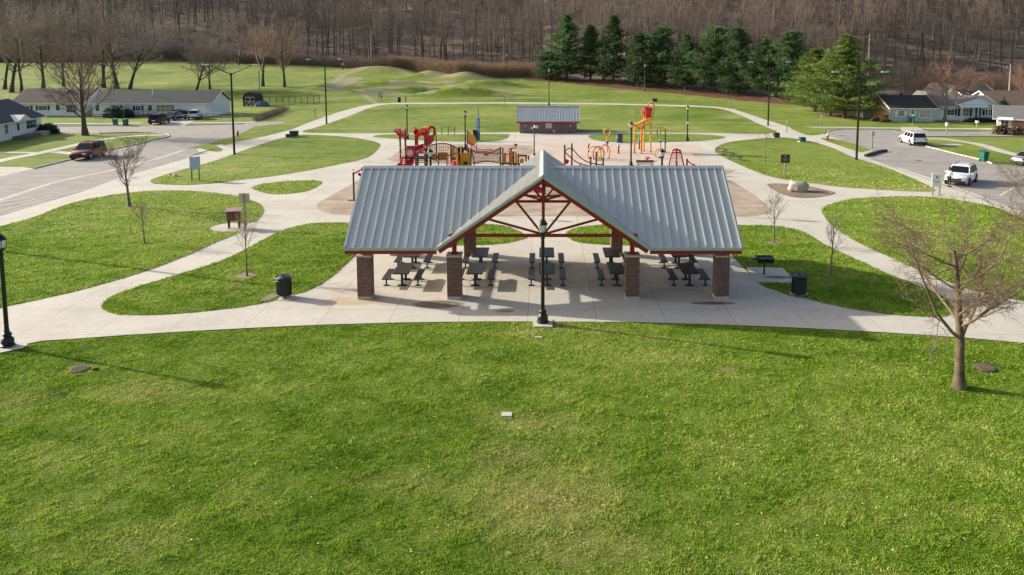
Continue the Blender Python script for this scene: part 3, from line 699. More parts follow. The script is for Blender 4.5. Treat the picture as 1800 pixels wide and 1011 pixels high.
for xp, yp, tp, lb in ((965,186,97,'slim black pole rising behind the restroom roof'),(1133,161,96,'slim black pole at the foot of the pines'),(891,138,80,'slim black pole in front of the brown reeds'),(603,123,108,'thin pole on the far left field edge')):
    x, y = P(xp, yp); z = ht(x, y); h_ = hy(tp, y)-z
    t = T('light_pole', lb, 'light pole', (x,y,z))
    MB().lathe([(.2,0),(.2,.5),(.1,.7),(.085,h_*.7),(.06,h_),(.01,h_+.05)], 8).build('pole', BLK, t, 1)
    MB().cbox((0,-.1,h_*.7),(.35,.3,.5),0,.04).build('light_box', LEDW, t)

# ================================================================= PARK FURNITURE
GRN = M('green_plastic','#15604e',.45,var=.15); DGRN = M('dark_green_metal','#1d3a30',.55); BRN = M('brown_sign','#4a2c26',.6); WHT = M('white_paint','#d9d9d4',.55,var=.06)
WOOD = M('grey_wood','#9c8c7a',.85,var=.2); BLUE = M('blue_paint','#1a6fb4',.4); YEL = M('yellow_plastic','#e0a012',.4,var=.1); MAR = M('maroon_plastic','#5c2320',.5); PRED = M('red_plastic','#b3142a',.35,var=.12)
def bin_(xp, yp, lb):
    x, y = P(xp, yp); t = T('litter_bin', lb, 'litter bin', (x,y,.05))
    m = MB().lathe([(.29,.14),(.31,.2),(.31,.95)], 20); m.build('liner', M('bin_black','#1c1e20',.6), t, 1)
    m = MB()
    for i in range(30):
        a = 2*math.pi*i/30; c_, s_ = math.cos(a), math.sin(a)
        m.beam((.335*c_,.335*s_,.12),(.335*c_,.335*s_,.88),.04,.012); m.beam((.335*c_,.335*s_,.88),(.39*c_,.39*s_,1.0),.035,.012)
    m.build('slats', TBL, t)
    m = MB(); m.tube(arc((0,0,.16),.34,0,345,24,'XY'),.018,5,closed=True); m.tube(arc((0,0,.86),.34,0,345,24,'XY'),.018,5,closed=True); m.tube(arc((0,0,1.0),.395,0,345,24,'XY'),.02,5,closed=True); m.build('hoops', TBL, t)
    m = MB().lathe([(.31,.93),(.33,.97),(.25,1.04),(.13,1.06),(.12,1.0)], 20); m.build('lid', M('bin_lid','#3a4046',.4), t, 1)
    MB().lathe([(.06,0),(.06,.14)],8).build('foot', TBL, t)
bin_(500,524,'black slatted litter bin on the grass edge left of the pavilion'); bin_(1404,521,'black slatted litter bin in the shade right of the pavilion')
def barrel(xp, yp, lb, mat, r=.34, h_=.95):
    x, y = P(xp, yp); t = T('waste_barrel', lb, 'litter bin', (x,y,ht(x,y)+.05))
    MB().lathe([(r*.95,0),(r,.05),(r,h_*.5),(r*1.03,h_*.52),(r,h_*.54),(r,h_)], 16).build('barrel', mat, t, 1); MB().lathe([(r*1.04,h_),(r*1.04,h_+.05),(r*.6,h_+.1)], 16).build('lid', BLK, t, 1)
barrel(1088.5,251,'dark blue-grey barrel bin on the lens-shaped lawn behind the splash pad', M('slate_barrel','#3e4a54',.6), .42, 1.0)
barrel(701.5,180,'small black bin beside the far loop path', BLK, .4, 1.0)
def box_util(xp, yp, w_, d_, h_, mat, lb, rz=0):
    x, y = P(xp, yp); t = T('utility_box', lb, 'utility box', (x,y,ht(x,y)+.045), rz)
    MB().box(-w_/2-.1,w_/2+.1,-d_/2-.1,d_/2+.1,0,.08).build('base_slab', CONC, t)
    b = MB().box(-w_/2,w_/2,-d_/2,d_/2,.08,h_,.04).build('cabinet', mat, t); MB().box(-w_/2-.03,w_/2+.03,-d_/2-.03,d_/2+.03,h_,h_+.05,.015).build('lid', mat, t)
    m = MB(); m.box(-w_*.42,w_*.42,-d_/2-.015,-d_/2-.003,.16,h_-.1); m.build('door', mat, b)
box_util(517,241,1.0,.9,.75,DGRN,'dark green utility cabinet at the tip of the upper left lawn'); box_util(508,242.5,.75,.6,.42,DGRN,'low dark green box in front of the cabinet on the upper left lawn')
box_util(1364.5,242.5,.75,.7,.6,DGRN,'dark green utility box at the right path junction'); box_util(1410,250,.75,.7,.55,GRN,'bright green utility box on the right lawn edge')
box_util(1150.5,179,1.1,.8,.6,DGRN,'dark green utility box beyond the loop path below the pines')
box_util(670,172,.4,.3,1.1,BLK,'upright black cabinet by the dirt track entrance')
def signboard(xp, yp, w_, h0, h1, lb, face, posts=2, rz=0, pm=GREYM, th=.06, cat='sign', name='sign_board'):
    x, y = P(xp, yp); t = T(name, lb, cat, (x,y,ht(x,y)+.04), rz)
    xs = [-w_*.36,w_*.36] if posts == 2 else [0]
    for q in xs: MB().box(q-.05,q+.05,-.045,.045,0,h1+(.05 if posts == 2 else -.05)).build('post', pm, t)
    f = MB(); f.box(-w_/2,w_/2,-.10,-.05,h0,h1,.01); f.build('panel', face, t)
    return t
t = signboard(344,318,.85,1.0,2.15,'blue-grey two-post notice board standing on the upper left lawn', M('pale_blue_panel','#9fb0c4',.5), rz=.5, pm=M('dark_grey_post','#4a4f55',.6)); MB().box(-.44,.44,.05,.10,1.0,2.15,.01).build('panel', M('pale_blue_panel','#9fb0c4',.5), t)
x, y = P(432,401)
t = T('sign_post', 'tan backed sign on a single post at the path edge above the maroon kiosk', 'sign', (x,y,.03))
MB().box(-.04,.04,-.04,.04,0,2.35).build('post', GREYM, t); MB().box(-.36,.36,-.07,-.045,1.68,2.34,.01).build('panel', M('tan_panel','#c3ad94',.6), t); MB().box(-.055,.055,-.10,-.072,1.72,2.30).build('back_rail', GREYM, t)
# maroon kiosk
x, y = P(412,402)
t = T('book_kiosk', 'maroon cabinet on four legs with a sloping top on the round pad', 'kiosk', (x,y,.05), .25)
for q in (-.32,.32):
    for r_ in (-.2,.2): MB().box(q-.04,q+.04,r_-.04,r_+.04,0,.62).build('leg', MAR, t)
b = MB(); b.box(-.42,.42,-.28,.28,.55,1.15,.02); b.build('cabinet', MAR, t)
MB().prism([(-.5,-.38,1.16),(.5,-.38,1.16),(.5,-.38,1.21),(-.5,-.38,1.21)],(0,.76,.1)).build('roof', M('faded_rose','#9c7d78',.8), t)
for q in (-.21,.21): MB().box(q-.16,q+.16,-.295,-.283,.62,1.08).build('door', M('maroon_light','#7d4440',.6), t)
# brown info sign with emblem
t = signboard(1379,310,.85,1.25,2.05,'square brown park sign with a small white emblem above the boulder', BRN, 1, 0, WOOD)
m = MB(); m.cbox((0,-.108,1.88),(.14,.01,.12)); 
for i in range(3): m.cbox((0,-.108,1.68-i*.1),(.45-.08*i,.01,.03))
m.build('emblem', M('pale_mark','#b9a9a2',.6), t)
t = signboard(1645,345,.7,.75,1.85,'white two-post park sign facing the right road', WHT, 2, -.35, M('weathered_red_post','#b7a89e',.8))
m = MB(); m.box(-.35,.35,.05,.1,.75,1.85,.01); m.build('panel', WHT, t)
m = MB(); m.cbox((0,-.112,1.55),(.16,.01,.2)); m.cbox((0,-.112,1.2),(.4,.01,.04)); m.cbox((0,-.112,1.1),(.3,.01,.04)); m.build('lettering', M('grey_letters','#7f8489',.6), t)
signboard(668,175,.95,.7,1.7,'pale blue-grey rules board by the dirt track entrance', M('rules_board','#9db0b8',.5))
signboard(713.5,181,.25,.3,1.35,'narrow brown marker post beside the far loop path', M('rust_brown','#7a3c22',.7), 1)
for xp, yp, w_, h0, h1, lb in ((1533,262,.4,1.5,2.1,'small grey street sign on a thin post at the right kerb'),(1444,222,.3,1.2,1.8,'small faded sign on a thin post left of the blue-grey house'),(1383,234,.2,1.3,1.8,'thin grey sign post at the bend of the right path'),
        (554,207,.5,1.0,1.5,'small pale sign on the grass left of the far path'),(1283,193,.4,.9,1.8,'small white sign where the loop path bends'),(887,182,.35,.9,1.3,'small pale sign on a stake behind the loop path')):
    signboard(xp, yp, w_, h0, h1, lb, M('pale_sign','#b9bdb6',.6), 1)
x, y = P(1603,240)
t = T('street_name_sign', 'green street name sign on a thin post by the right junction', 'sign', (x,y,.03)); MB().lathe([(.03,0),(.03,2.75)],6).build('post', GREYM, t); MB().box(-.38,.38,-.02,.02,2.5,2.75).build('name_plate', M('sign_green','#1c8a6c',.5), t); MB().box(-.02,.02,-.38,.38,2.78,3.0).build('name_plate', M('sign_green','#1c8a6c',.5), t)
x, y = P(218,219)
t = T('street_name_sign', 'green street name sign above the wheelie bins on the left street', 'sign', (x,y,.03)); MB().lathe([(.03,0),(.03,2.6)],6).build('post', GREYM, t); MB().box(-.45,.45,-.02,.02,2.35,2.6).build('name_plate', M('sign_green','#1c8a6c',.5), t)
for xp, yp, lb in ((1664,236,'tan box on a thin post at the right kerb'),(1716.5,229.5,'white box on a short post near the white house')):
    x, y = P(xp, yp); t = T('mailbox', lb, 'mailbox', (x,y,.03)); MB().box(-.05,.05,-.05,.05,0,1.2).build('post', WOOD, t); MB().box(-.16,.16,-.25,.25,1.1,1.6 if xp < 1700 else 1.4,.03).build('box', M('tan_box','#d6c7a4',.6) if xp < 1700 else WHT, t)
def hydrant(xp, yp, lb, top=PRED):
    x, y = P(xp, yp); t = T('fire_hydrant', lb, 'fire hydrant', (x,y,.03), 0, 'fire hydrants')
    MB().lathe([(.17,0),(.17,.06),(.11,.08),(.11,.55),(.15,.57),(.15,.62)], 12).build('barrel', M('hydrant_red','#a51e22',.45), t, 1)
    MB().lathe([(.14,.62),(.12,.74),(.05,.82),(.04,.9)], 12).build('bonnet', top, t, 1)
    m = MB(); m.tube([(-.2,0,.42),(.2,0,.42)],.055,8); m.tube([(0,-.19,.38),(0,0,.38)],.07,8); m.build('nozzle', M('hydrant_red','#a51e22',.45), t)
hydrant(418,240.5,'red fire hydrant by the left street sidewalk'); hydrant(1454.5,246.5,'red fire hydrant with a silver top by the right road', LEDW)
def wheelie(xp, yp, lb, mat, rz=0, s_=1.0, grp='wheelie bins put out by the houses'):
    x, y = P(xp, yp); t = T('wheelie_bin', lb, 'wheelie bin', (x,y,.03), rz, grp); t.scale = (s_,)*3
    m = MB(); vs = []
    for z, a, b in ((.08,.23,.26),(.98,.30,.36)): vs += [(-a,-b,z),(a,-b,z),(a,b,z),(-a,b,z)]
    m.add(vs, [(0,3,2,1),(4,5,6,7),(0,1,5,4),(1,2,6,5),(2,3,7,6),(3,0,4,7)]); m.build('body', mat, t)
    l_ = MB(); l_.prism([(-.33,-.42,.985),(.33,-.42,.985),(.33,.40,1.08),(-.33,.40,1.08)],(0,0,.04)); l_.build('lid', mat, t)
    MB().tube([(-.28,.44,.98),(.28,.44,.98)],.022,6).build('handle', mat, t)
    for q in (-.27,.27): MB().tube([(q-.035,.24,.12),(q+.035,.24,.12)],.12,12).build('wheel', BLK, t)
wheelie(1729,284.5,'green wheelie bin standing alone on the grass by the right road', GRN, .2, 1.05)
wheelie(203,221,'green wheelie bin left of its twin on the left verge', GRN, .1, 1.0); wheelie(221,221.5,'green wheelie bin right of its twin under the street name sign', GRN, -.15, 1.0)
wheelie(1612,213.5,'green wheelie bin below the bay window of the blue-grey house', GRN, .1, 1.1); wheelie(1603,214.5,'teal wheelie bin in front of the blue-grey house door', GRN, .4, .9)
wheelie(1560.5,213,'dark blue wheelie bin at the brick corner of the blue-grey house', M('navy_plastic','#1e2c3f',.5), 0, .9)
# barbecue grill
x, y = P(1343,484.5)
t = T('barbecue_grill', 'black park barbecue grill on a post over the small concrete pad', 'barbecue grill', (x,y,.05))
MB().lathe([(.045,0),(.045,.72)],8).build('post', BLK, t)
m = MB(); W_2 = .42
for a in ((-W_2,W_2,-.27,.27,.70,.73),(-W_2,-W_2+.02,-.27,.27,.73,.98),(W_2-.02,W_2,-.27,.27,.73,.98),(-W_2+.02,W_2-.02,.25,.27,.73,.98),(-W_2+.02,W_2-.02,-.27,-.25,.73,.80)): m.box(*a)
m.build('fire_box', BLK, t)
m = MB()
for i in range(16): m.tube([(-.38+i*.05,-.25,.93),(-.38+i*.05,.25,.93)],.007,4)
m.tube([(-.4,-.25,.93),(.4,-.25,.93)],.012,5); m.build('grate', GREYM, t)
m = MB(); m.box(-W_2-.28,-W_2,-.16,.16,.84,.87); m.build('side_shelf', TBL, t)
for q in (-.2,.2): MB().tube([(q,-.25,.93),(q,-.42,.93)],.015,5).build('handle', GREYM, t)
# boulder
def boulder(xp, yp, lb, r, seed, mat, name='boulder', sq=(1,.7,.62)):
    x, y = P(xp, yp); rn = np.random.default_rng(seed); m = MB(); n, k = 22, 12; vs = []
    ph = rn.uniform(0,6,8)
    for i in range(k+1):
        for j in range(n):
            th = math.pi*i/k; f_ = 2*math.pi*j/n; d = Vector((math.sin(th)*math.cos(f_), math.sin(th)*math.sin(f_), math.cos(th)))
            q = r*(1+.13*math.sin(2*d.x*2+ph[0])*math.cos(3*d.y+ph[1])+.09*math.sin(5*d.z+ph[2]+2*d.x)+.06*math.sin(7*d.y+ph[3])+.04*rn.normal())
            sgn = lambda v, p: math.copysign(abs(v)**p, v)
            vs.append((sgn(d.x,.75)*q*sq[0], sgn(d.y,.75)*q*sq[1], sgn(d.z,.7)*q*sq[2]+r*sq[2]*.75))
    fs = [(i*n+j, (i+1)*n+j, (i+1)*n+(j+1)%n, i*n+(j+1)%n) for i in range(k) for j in range(n)]
    m.add(vs, fs); o = m.build(name, mat, None, 'all'); o.location = (x,y,ht(x,y)+.04); tag(o, lb, 'boulder' if name == 'boulder' else 'rock'); return o
boulder(1404,337.5,'large pale grey boulder on the mulch bed', .80, 3, M('grey_boulder','#a49c8f',.9,var=.3,scale=3,bump=.6))
boulder(308,311,'small white rock on the tip of the upper left lawn', .22, 5, M('white_rock','#c9c4ba',.9,var=.2,bump=.4), 'rock')
# manholes and plates
def manhole(xp, yp, r, lb, z=.06, mat=None):
    x, y = P(xp, yp); mat = mat or M('rusty_iron','#5e4e44',.8,var=.3,scale=8)
    t = T('manhole_cover', lb, 'manhole cover', (x,y,z)); MB().lathe([(r*1.12,-.03),(r*1.12,-.006),(r*1.02,-.004)], 28).build('frame', mat, t)
    m = MB().lathe([(r,-.02),(r,.002)], 28)
    for i in range(-4,5):
        w_ = math.sqrt(max(0,r*r*.8-(i*r*.2)**2))
        for j in range(-4,5):
            if abs(j*r*.2) < w_: m.box(i*r*.2-r*.07,i*r*.2+r*.07,j*r*.2-r*.07,j*r*.2+r*.07,.002,.014)
    m.build('cover', M('rusty_iron2','#6e5a4e',.8,var=.35,scale=12), t)
manhole(140,650,.30,'round rusty grated manhole cover on the left of the front lawn'); manhole(1732,648,.31,'round rusty grated manhole cover on the right of the front lawn')
manhole(1615,283,.35,'round manhole cover set in the right road',.036); manhole(1478,239,.35,'small round manhole cover near the right road junction',.036)
x, y = P(891,730); o = MB().box(-.17,.17,-.13,.13,0,.05,.005).build('utility_plate', M('plate_grey','#b9b7ad',.8,var=.2)); o.location = (x,y,0); tag(o,'small square grey plate set in the front lawn','utility plate')
x, y = P(947,594); o = MB().box(-.16,.16,-.06,.06,0,.045,.005).build('utility_plate', M('plate_grey','#b9b7ad',.8,var=.2)); o.location = (x,y,0); tag(o,'pale slab in the grass just in front of the central lamp','utility plate')
x, y = P(186,717-1); 
o = boulder(168,651,'small dark clod on the grass beside the left manhole cover',.06,9,M('soil','#3c3226',.95),'rock',(1.4,1,.8)); o.location.z = .01
# benches right of the splash pad
def bench(xp, yp, lb, rz, mat=TBL, L=1.8, back=False, name='bench', grp=None):
    x, y = P(xp, yp); t = T(name, lb, 'bench', (x,y,.04), rz, grp); m = MB()
    for i in range(4): m.box(-L/2,L/2,-.2+i*.105,-.2+i*.105+.09,.44,.47)
    m.build('seat', mat, t)
    for q in (-L*.38,L*.38):
        m = MB(); m.box(q-.03,q+.03,-.18,.18,.40,.44); m.box(q-.03,q+.03,-.16,-.11,0,.40); m.box(q-.03,q+.03,.11,.16,0,.40); m.build('leg', mat, t)
    if back:
        m = MB(); m.box(-L/2,L/2,.22,.25,.55,.82); m.build('backrest', mat, t)
        for q in (-L*.38,L*.38): MB().box(q-.02,q+.02,.18,.22,.44,.8).build('back_support', mat, t)
for q, (xp, yp) in enumerate(((1268,269),(1280,275.5),(1292,282))): bench(xp, yp, ('black bench farthest from the viewer in the row right of the splash pad','middle black bench in the row right of the splash pad','black bench nearest the viewer in the row right of the splash pad')[q], -1.05, grp='benches beside the splash pad')
bench(1134,297,'grey backed bench between the two lamp posts at the splash pad edge', 0, M('grey_bench','#6d6a66',.6), 1.75, True)
# bike racks / bars
x, y = P(788,237); t = T('exercise_bars', 'low black horizontal bars behind the playground', 'exercise bars', (x,y,.04))
for q in (-.9,0,.9): MB().tube([(q,0,0),(q,0,1.1)],.05,8).build('post', BLK, t)
MB().tube([(-.9,0,1.05),(0,0,.95)],.025,6).build('bar', BLK, t); MB().tube([(0,0,1.05),(.9,0,1.05)],.025,6).build('bar', BLK, t)
# blue emergency tower
x, y = P(841,247); t = T('emergency_phone_tower', 'slim bright blue emergency phone tower behind the playground', 'emergency tower', (x,y,.05))
MB().box(-.2,.2,-.2,.2,0,2.9,.03).build('column', BLUE, t); MB().box(-.14,.14,-.14,.14,2.9,3.0).build('beacon', LEDW, t); MB().tube([(0,0,3.0),(0,0,4.3)],[.07,.06],8).build('mast', BLUE, t)
MB().box(-.15,.15,-.23,-.205,1.15,1.55).build('call_panel', LEDW, t); m = MB()
for i in range(9): m.box(-.07,.07,-.215,-.203,1.75+i*.11,1.82+i*.11)
m.build('lettering', WHT, t)
x, y = P(835.5,249); t = T('equipment_cabinet', 'low black cabinet at the foot of the blue emergency tower', 'cabinet', (x,y,.05)); MB().box(-.3,.3,-.3,.3,0,1.4,.03).build('cabinet', BLK, t); MB().box(-.33,.33,-.33,.33,1.4,1.46,.01).build('lid', BLK, t)
# ================================================================= PLAYGROUND
POST = M('dark_brown_post','#33211d',.5); ORG = M('orange_plastic','#d2781a',.45,var=.12); NET = M('net_rope','#3a2522',.8); BRED = M('bright_red_steel','#a3162a',.4); CLAMP = M('yellow_clamp','#d9b24a',.5)
GY = .05
class Play:
    """play equipment seen through the pixel grid of the photograph but built at its own depth: w(px, y, Y) gives local coordinates"""
    def __init__(s, name, label, cat, px_, Y, grp=None):
        s.Y = Y; s.X = XatY(px_, Y, 0); s.t = T(name, label, cat, (s.X, Y, GY), 0, grp)
    def w(s, x, y, dy=0):
        Y = s.Y+dy; z = hy(y, Y); return (XatY(x, Y, z)-s.X, dy, z-GY)
    def post(s, x, top, dy=0, r=.065, mat=None, cap=None, clamps=(), name='post', parent=None):
        p = s.w(x, top, dy); X_ = p[0]
        o = MB().tube([(X_,dy,0),(X_,dy,p[2])], r, 10).build(name, mat or POST, parent or s.t, 1)
        if cap: MB().tube([(X_,dy,p[2]-cap[1]),(X_,dy,p[2]+.02)], r*1.12, 10).build('post_cap', cap[0], o, 1)
        for c in clamps:
            MB().tube([(X_,dy,c),(X_,dy,c+.09)], r*1.35, 10).build('clamp', CLAMP, o, 1)
        return o
    def tube(s, pts, r, mat, name, n=8, parent=None, closed=False):
        q = [s.w(*p) for p in pts]; return MB().tube(crom(q, 5, closed) if len(q) > 2 else q, r, n, closed=closed).build(name, mat, parent or s.t, 1)
    def panel(s, pts, mat, name, th=.06, parent=None):
        q = [s.w(*p) for p in pts]; return MB().prism(q, (0,th,0)).build(name, mat, parent or s.t)
def z1(zx, zy): return 680+zx/7.2, 170+zy/7.2
def z2(zx, zy): return 930+zx/4.865, 170+zy/4.865
# --- slide tower
p = Play('slide_tower', 'tall play tower with red wing canopies, magenta slide and round red window panel', 'play tower', 724, 70.0)
for zx, top, dy in ((165,405,0),(232,410,0),(360,390,1.2),(385,420,1.2),(492,405,.2),(478,440,1.3)):
    x, y = z1(zx, top); p.post(x, y, dy, .085, cap=(PRED,.9 if zx < 450 else .6), clamps=(1.0,1.9,2.5))
for pts, dy in (([(78,428),(120,440),(165,462),(215,480),(252,500),(240,540),(222,560),(216,520),(190,505),(178,530),(168,560),(155,560),(150,505),(118,465)],-.05),
            ([(350,500),(400,468),(460,443),(532,430),(520,455),(512,500),(500,540),(478,560),(470,500),(430,490),(395,520),(385,590),(372,600),(368,540)],.1)):
    q = [z1(*a) for a in pts]; p.panel([(x,y,dy) for x,y in q], PRED, 'wing_canopy', .12)
    # the canopy's depth: a curved roof sheet behind its red edge
top = [z1(*a) for a in ((82,430),(165,464),(250,500))]
for seg in (((82,428),(165,462),(250,500)),((352,500),(440,450),(530,430))):
    m = MB(); a = [p.w(*z1(*q), 0) for q in seg]
    for u, v in zip(a[:-1], a[1:]): m.add([u, v, (v[0],v[1]+1.4,v[2]+.05), (u[0],u[1]+1.4,u[2]+.05), (u[0],u[1],u[2]-.05),(v[0],v[1],v[2]-.05),(v[0],v[1]+1.4,v[2]),(u[0],u[1]+1.4,u[2])], [(0,1,2,3),(7,6,5,4),(0,4,5,1),(3,2,6,7)])
    m.build('canopy_sheet', PRED, p.t)
q = [p.w(*z1(*a), .9) for a in ((385,475),(400,425),(440,398),(500,385),(540,400),(520,440),(480,450),(430,480))]
m = MB(); m.prism(q, (0,1.1,0)); m.build('roof_hood', ORG, p.t)
p.tube([(*z1(350,470),1.0),(*z1(345,440),1.0),(*z1(370,415),1.0),(*z1(400,430),1.0)], .09, PRED, 'roof_rim')
p.tube([(*z1(525,480),.8),(*z1(522,410),.8),(*z1(560,383),.8),(*z1(602,405),.8),(*z1(600,485),.8)], .13, PRED, 'slide_arch')
# deck, window panel
a = p.w(*z1(235,785)); b = p.w(*z1(500,785)); MB().box(a[0],b[0],-.1,1.5,a[2]-.06,a[2]+.06,.02).build('deck', M('black_deck','#1f1c1c',.6), p.t)
f_ = [p.w(*z1(*q), -.05) for q in ((250,775),(250,650),(262,632),(340,632),(356,650),(356,775))]
pn = MB().prism(f_, (0,.05,0)).build('window_panel', PRED, p.t)
c = p.w(*z1(290,712), -.1); MB().tube(arc(c,.36,0,350,24),.075,8,closed=True).build('window_ring', M('coral_plastic','#e2574a',.4), pn, 1)
c = (c[0],c[1]+.01,c[2]); MB().prism([(c[0]+.3*math.cos(R(i*18)),c[1],c[2]+.33*math.sin(R(i*18))) for i in range(20)],(0,.02,0)).build('window_bubble', M('clear_bubble','#c9cdca',.15), pn)
p.tube([(*z1(245,630),0),(*z1(360,630),0)], .06, PRED, 'rail')
# slide: a chute swept along a curve
def chute(pl, pts, w_, mat, parent, name='slide'):
    c = crom(pts, 6, False); m = MB(); n = len(c); prof = [(-w_/2,.22),(-w_/2,.02),(-w_*.3,-.06),(w_*.3,-.06),(w_/2,.02),(w_/2,.22),(w_/2+.04,.22),(w_/2+.04,0),(w_*.34,-.12),(-w_*.34,-.12),(-w_/2-.04,0),(-w_/2-.04,.22)]
    vs = []
    for i, q in enumerate(c):
        d = Vector(c[min(i+1,n-1)])-Vector(c[max(i-1,0)]); d.z = 0; d.normalize(); s_ = Vector((d.y,-d.x,0))
        for a, b in prof: vs.append(Vector(q)+s_*a+Vector((0,0,b)))
    k = len(prof); m.add(vs, [(i*k+j,i*k+(j+1)%k,(i+1)*k+(j+1)%k,(i+1)*k+j) for i in range(n-1) for j in range(k)]+[tuple(range(k)), tuple(range((n-1)*k+k-1,(n-1)*k-1,-1))])
    return m.build(name, mat, parent, 1)
MAG = M('magenta_plastic','#b3123c',.3,var=.1)
chute(p, [p.w(*z1(*a), dy) for a, dy in (((545,480),.9),((550,520),1.5),((535,580),2.2),((490,620),2.5),((440,650),2.2),((430,690),1.4),((450,705),.8))], .75, MAG, p.t)
chute(p, [p.w(*z1(*a), dy) for a, dy in (((270,790),-.1),((290,840),-.7),((250,890),-1.3),((200,870),-1.7),((180,900),-2.2))], .7, PRED, p.t)
p.tube([(*z1(175,860),-.4),(*z1(190,790),-.4),(*z1(215,760),-.3)], .11, PRED, 'slide_hood')
for zy in (810,832): p.tube([(*z1(165,zy),0),(*z1(490,zy),0)], .03, POST, 'rail')
# --- single pole
p2 = Play('play_pole', 'lone dark pole between the slide tower and the arched net', 'play pole', 766.5, 78.0); p2.post(766.5, z1(0,462)[1], 0, .06)
# --- arched net climber
p = Play('arched_net_climber', 'arched red net climber with yellow panels right of the slide tower', 'net climber', 780, 72.5)
arch = [(510,640),(560,618),(620,600),(690,593),(760,598),(830,622),(885,650),(925,685)]
p.tube([(*z1(*a),0) for a in arch], .06, BRED, 'arch_rail')
ar = crom([p.w(*z1(*a)) for a in arch], 5, False); m = MB(); bot = p.w(*z1(600,845))[2]
for i in range(1, len(ar)-1, 2): m.tube([ar[i], (ar[i][0], .0, bot)], .016, 4)
for zy in (640,675,710,745,780,815,845):
    z = p.w(*z1(600,zy))[2]; xs = [a[0] for a in ar if a[2] > z]
    if len(xs) > 1: m.tube([(min(xs),0,z),(max(xs),0,z)], .016, 4)
m.build('net', NET, p.t)
for a, b in (((560,722),(618,800)),((655,715),(770,805))): p.panel([(*z1(a[0],a[1]),.3),(*z1(b[0],a[1]),.3),(*z1(b[0],b[1]),.3),(*z1(a[0],b[1]),.3)], YEL, 'yellow_panel', .05)
p.tube([(*z1(650,725),.2),(*z1(700,708),.2),(*z1(760,715),.2),(*z1(775,740),.2)], .04, BRED, 'rail')
c = p.w(*z1(605,770), .1); MB().tube(arc(c,.28,0,345,20),.03,6,closed=True).build('steering_ring', BRED, p.t, 1)
for zx in (650,560): p.post(z1(zx,0)[0], z1(0,712)[1], .2, .05)
for zx in (510,925): p.post(z1(zx,0)[0], z1(0,650)[1], 0, .06)
# --- dome hoop with cone
p = Play('hoop_dome', 'red hooped dome with a pink cone roof in front of the yellow castle panel', 'play dome', 800, 69.0)
p.tube([(*z1(765,885),0),(*z1(762,800),0),(*z1(785,745),0),(*z1(830,725),0),(*z1(890,722),0)], .06, BRED, 'hoop')
p.tube([(*z1(895,722),0),(*z1(893,800),0),(*z1(893,885),0)], .07, M('amber_plastic','#e59a1c',.4), 'hoop')
c = p.w(*z1(860,885)); MB().lathe([(.95,0),(.65,.35),(.18,.75),(.12,.78)], 16, (c[0],.5,c[2]-.3)).build('cone_roof', M('pink_red','#cf3a4c',.4), p.t, 1)
MB().lathe([(.1,0),(.1,c[2]-.2)], 8, (c[0],.5,0)).build('post', POST, p.t)
# --- castle tower
p = Play('castle_tower', 'yellow play tower with barred and castle-shaped panels between the nets', 'play tower', 812, 71.0)
for zx, top, dy in ((812,605,0),(842,635,1.0),(906,640,0),(920,632,1.2),(948,630,.3),(965,640,1.1),(1037,645,0),(1062,655,.9)): p.post(z1(zx,0)[0], z1(0,top)[1], dy, .07, clamps=(.9,1.7))
for i in range(6):
    zx = 822+i*13; p.panel([(*z1(zx,780),0),(*z1(zx,640+8*abs(i-2.5)),0),(*z1(zx+9,640+8*abs(i-2.5)),0),(*z1(zx+9,780),0)], YEL, 'yellow_bar', .05)
p.panel([(*z1(a,b),-.1) for a,b in ((930,885),(930,740),(945,715),(975,708),(1020,715),(1055,728),(1060,885))], M('mustard_plastic','#cf9410',.45), 'castle_panel', .06)
p.panel([(*z1(a,b),-.13) for a,b in ((968,842),(975,825),(1015,825),(1022,842),(1022,858),(968,858))], POST, 'panel_badge', .03)
a = p.w(*z1(815,790)); b = p.w(*z1(1060,790)); MB().box(a[0],b[0],.0,1.2,a[2]-.06,a[2]+.03,.01).build('deck', M('black_deck','#1f1c1c',.6), p.t)
p.tube([(*z1(1050,690),0),(*z1(1085,730),0),(*z1(1104,800),0),(*z1(1104,885),0)], .055, BRED, 'hoop')
p.tube([(*z1(970,670),.2),(*z1(1035,680),.2)], .09, PRED, 'crawl_bar')
# --- net bridge
p = Play('net_bridge', 'long net bridge with curved red rails between two yellow towers', 'net bridge', 853, 71.5)
tp = [(1065,688),(1140,705),(1250,712),(1350,700),(1430,665)]; bt = [(1090,845),(1180,828),(1260,818),(1350,825),(1430,838)]
p.tube([(*z1(*a),0) for a in tp], .06, BRED, 'rail'); p.tube([(*z1(*a),0) for a in bt], .055, M('dark_red_steel','#71131c',.5), 'rail'); p.tube([(*z1(a,b-18),1.0) for a,b in tp], .045, BRED, 'rail')
A = crom([p.w(*z1(*a)) for a in tp], 6, False); B = crom([p.w(*z1(*a)) for a in bt], 6, False); m = MB()
for u, v in zip(A, B): m.tube([u, v], .014, 4)
for k_ in (.17,.34,.5,.67,.84): m.tube([tuple(Vector(u).lerp(Vector(v), k_)) for u, v in zip(A, B)], .014, 4)
m.build('net', NET, p.t); p.panel([(*z1(a,b),-.1) for a,b in ((1215,722),(1225,715),(1290,715),(1300,722),(1280,745),(1235,745))], M('coral_plastic','#e2574a',.4), 'red_badge', .05)
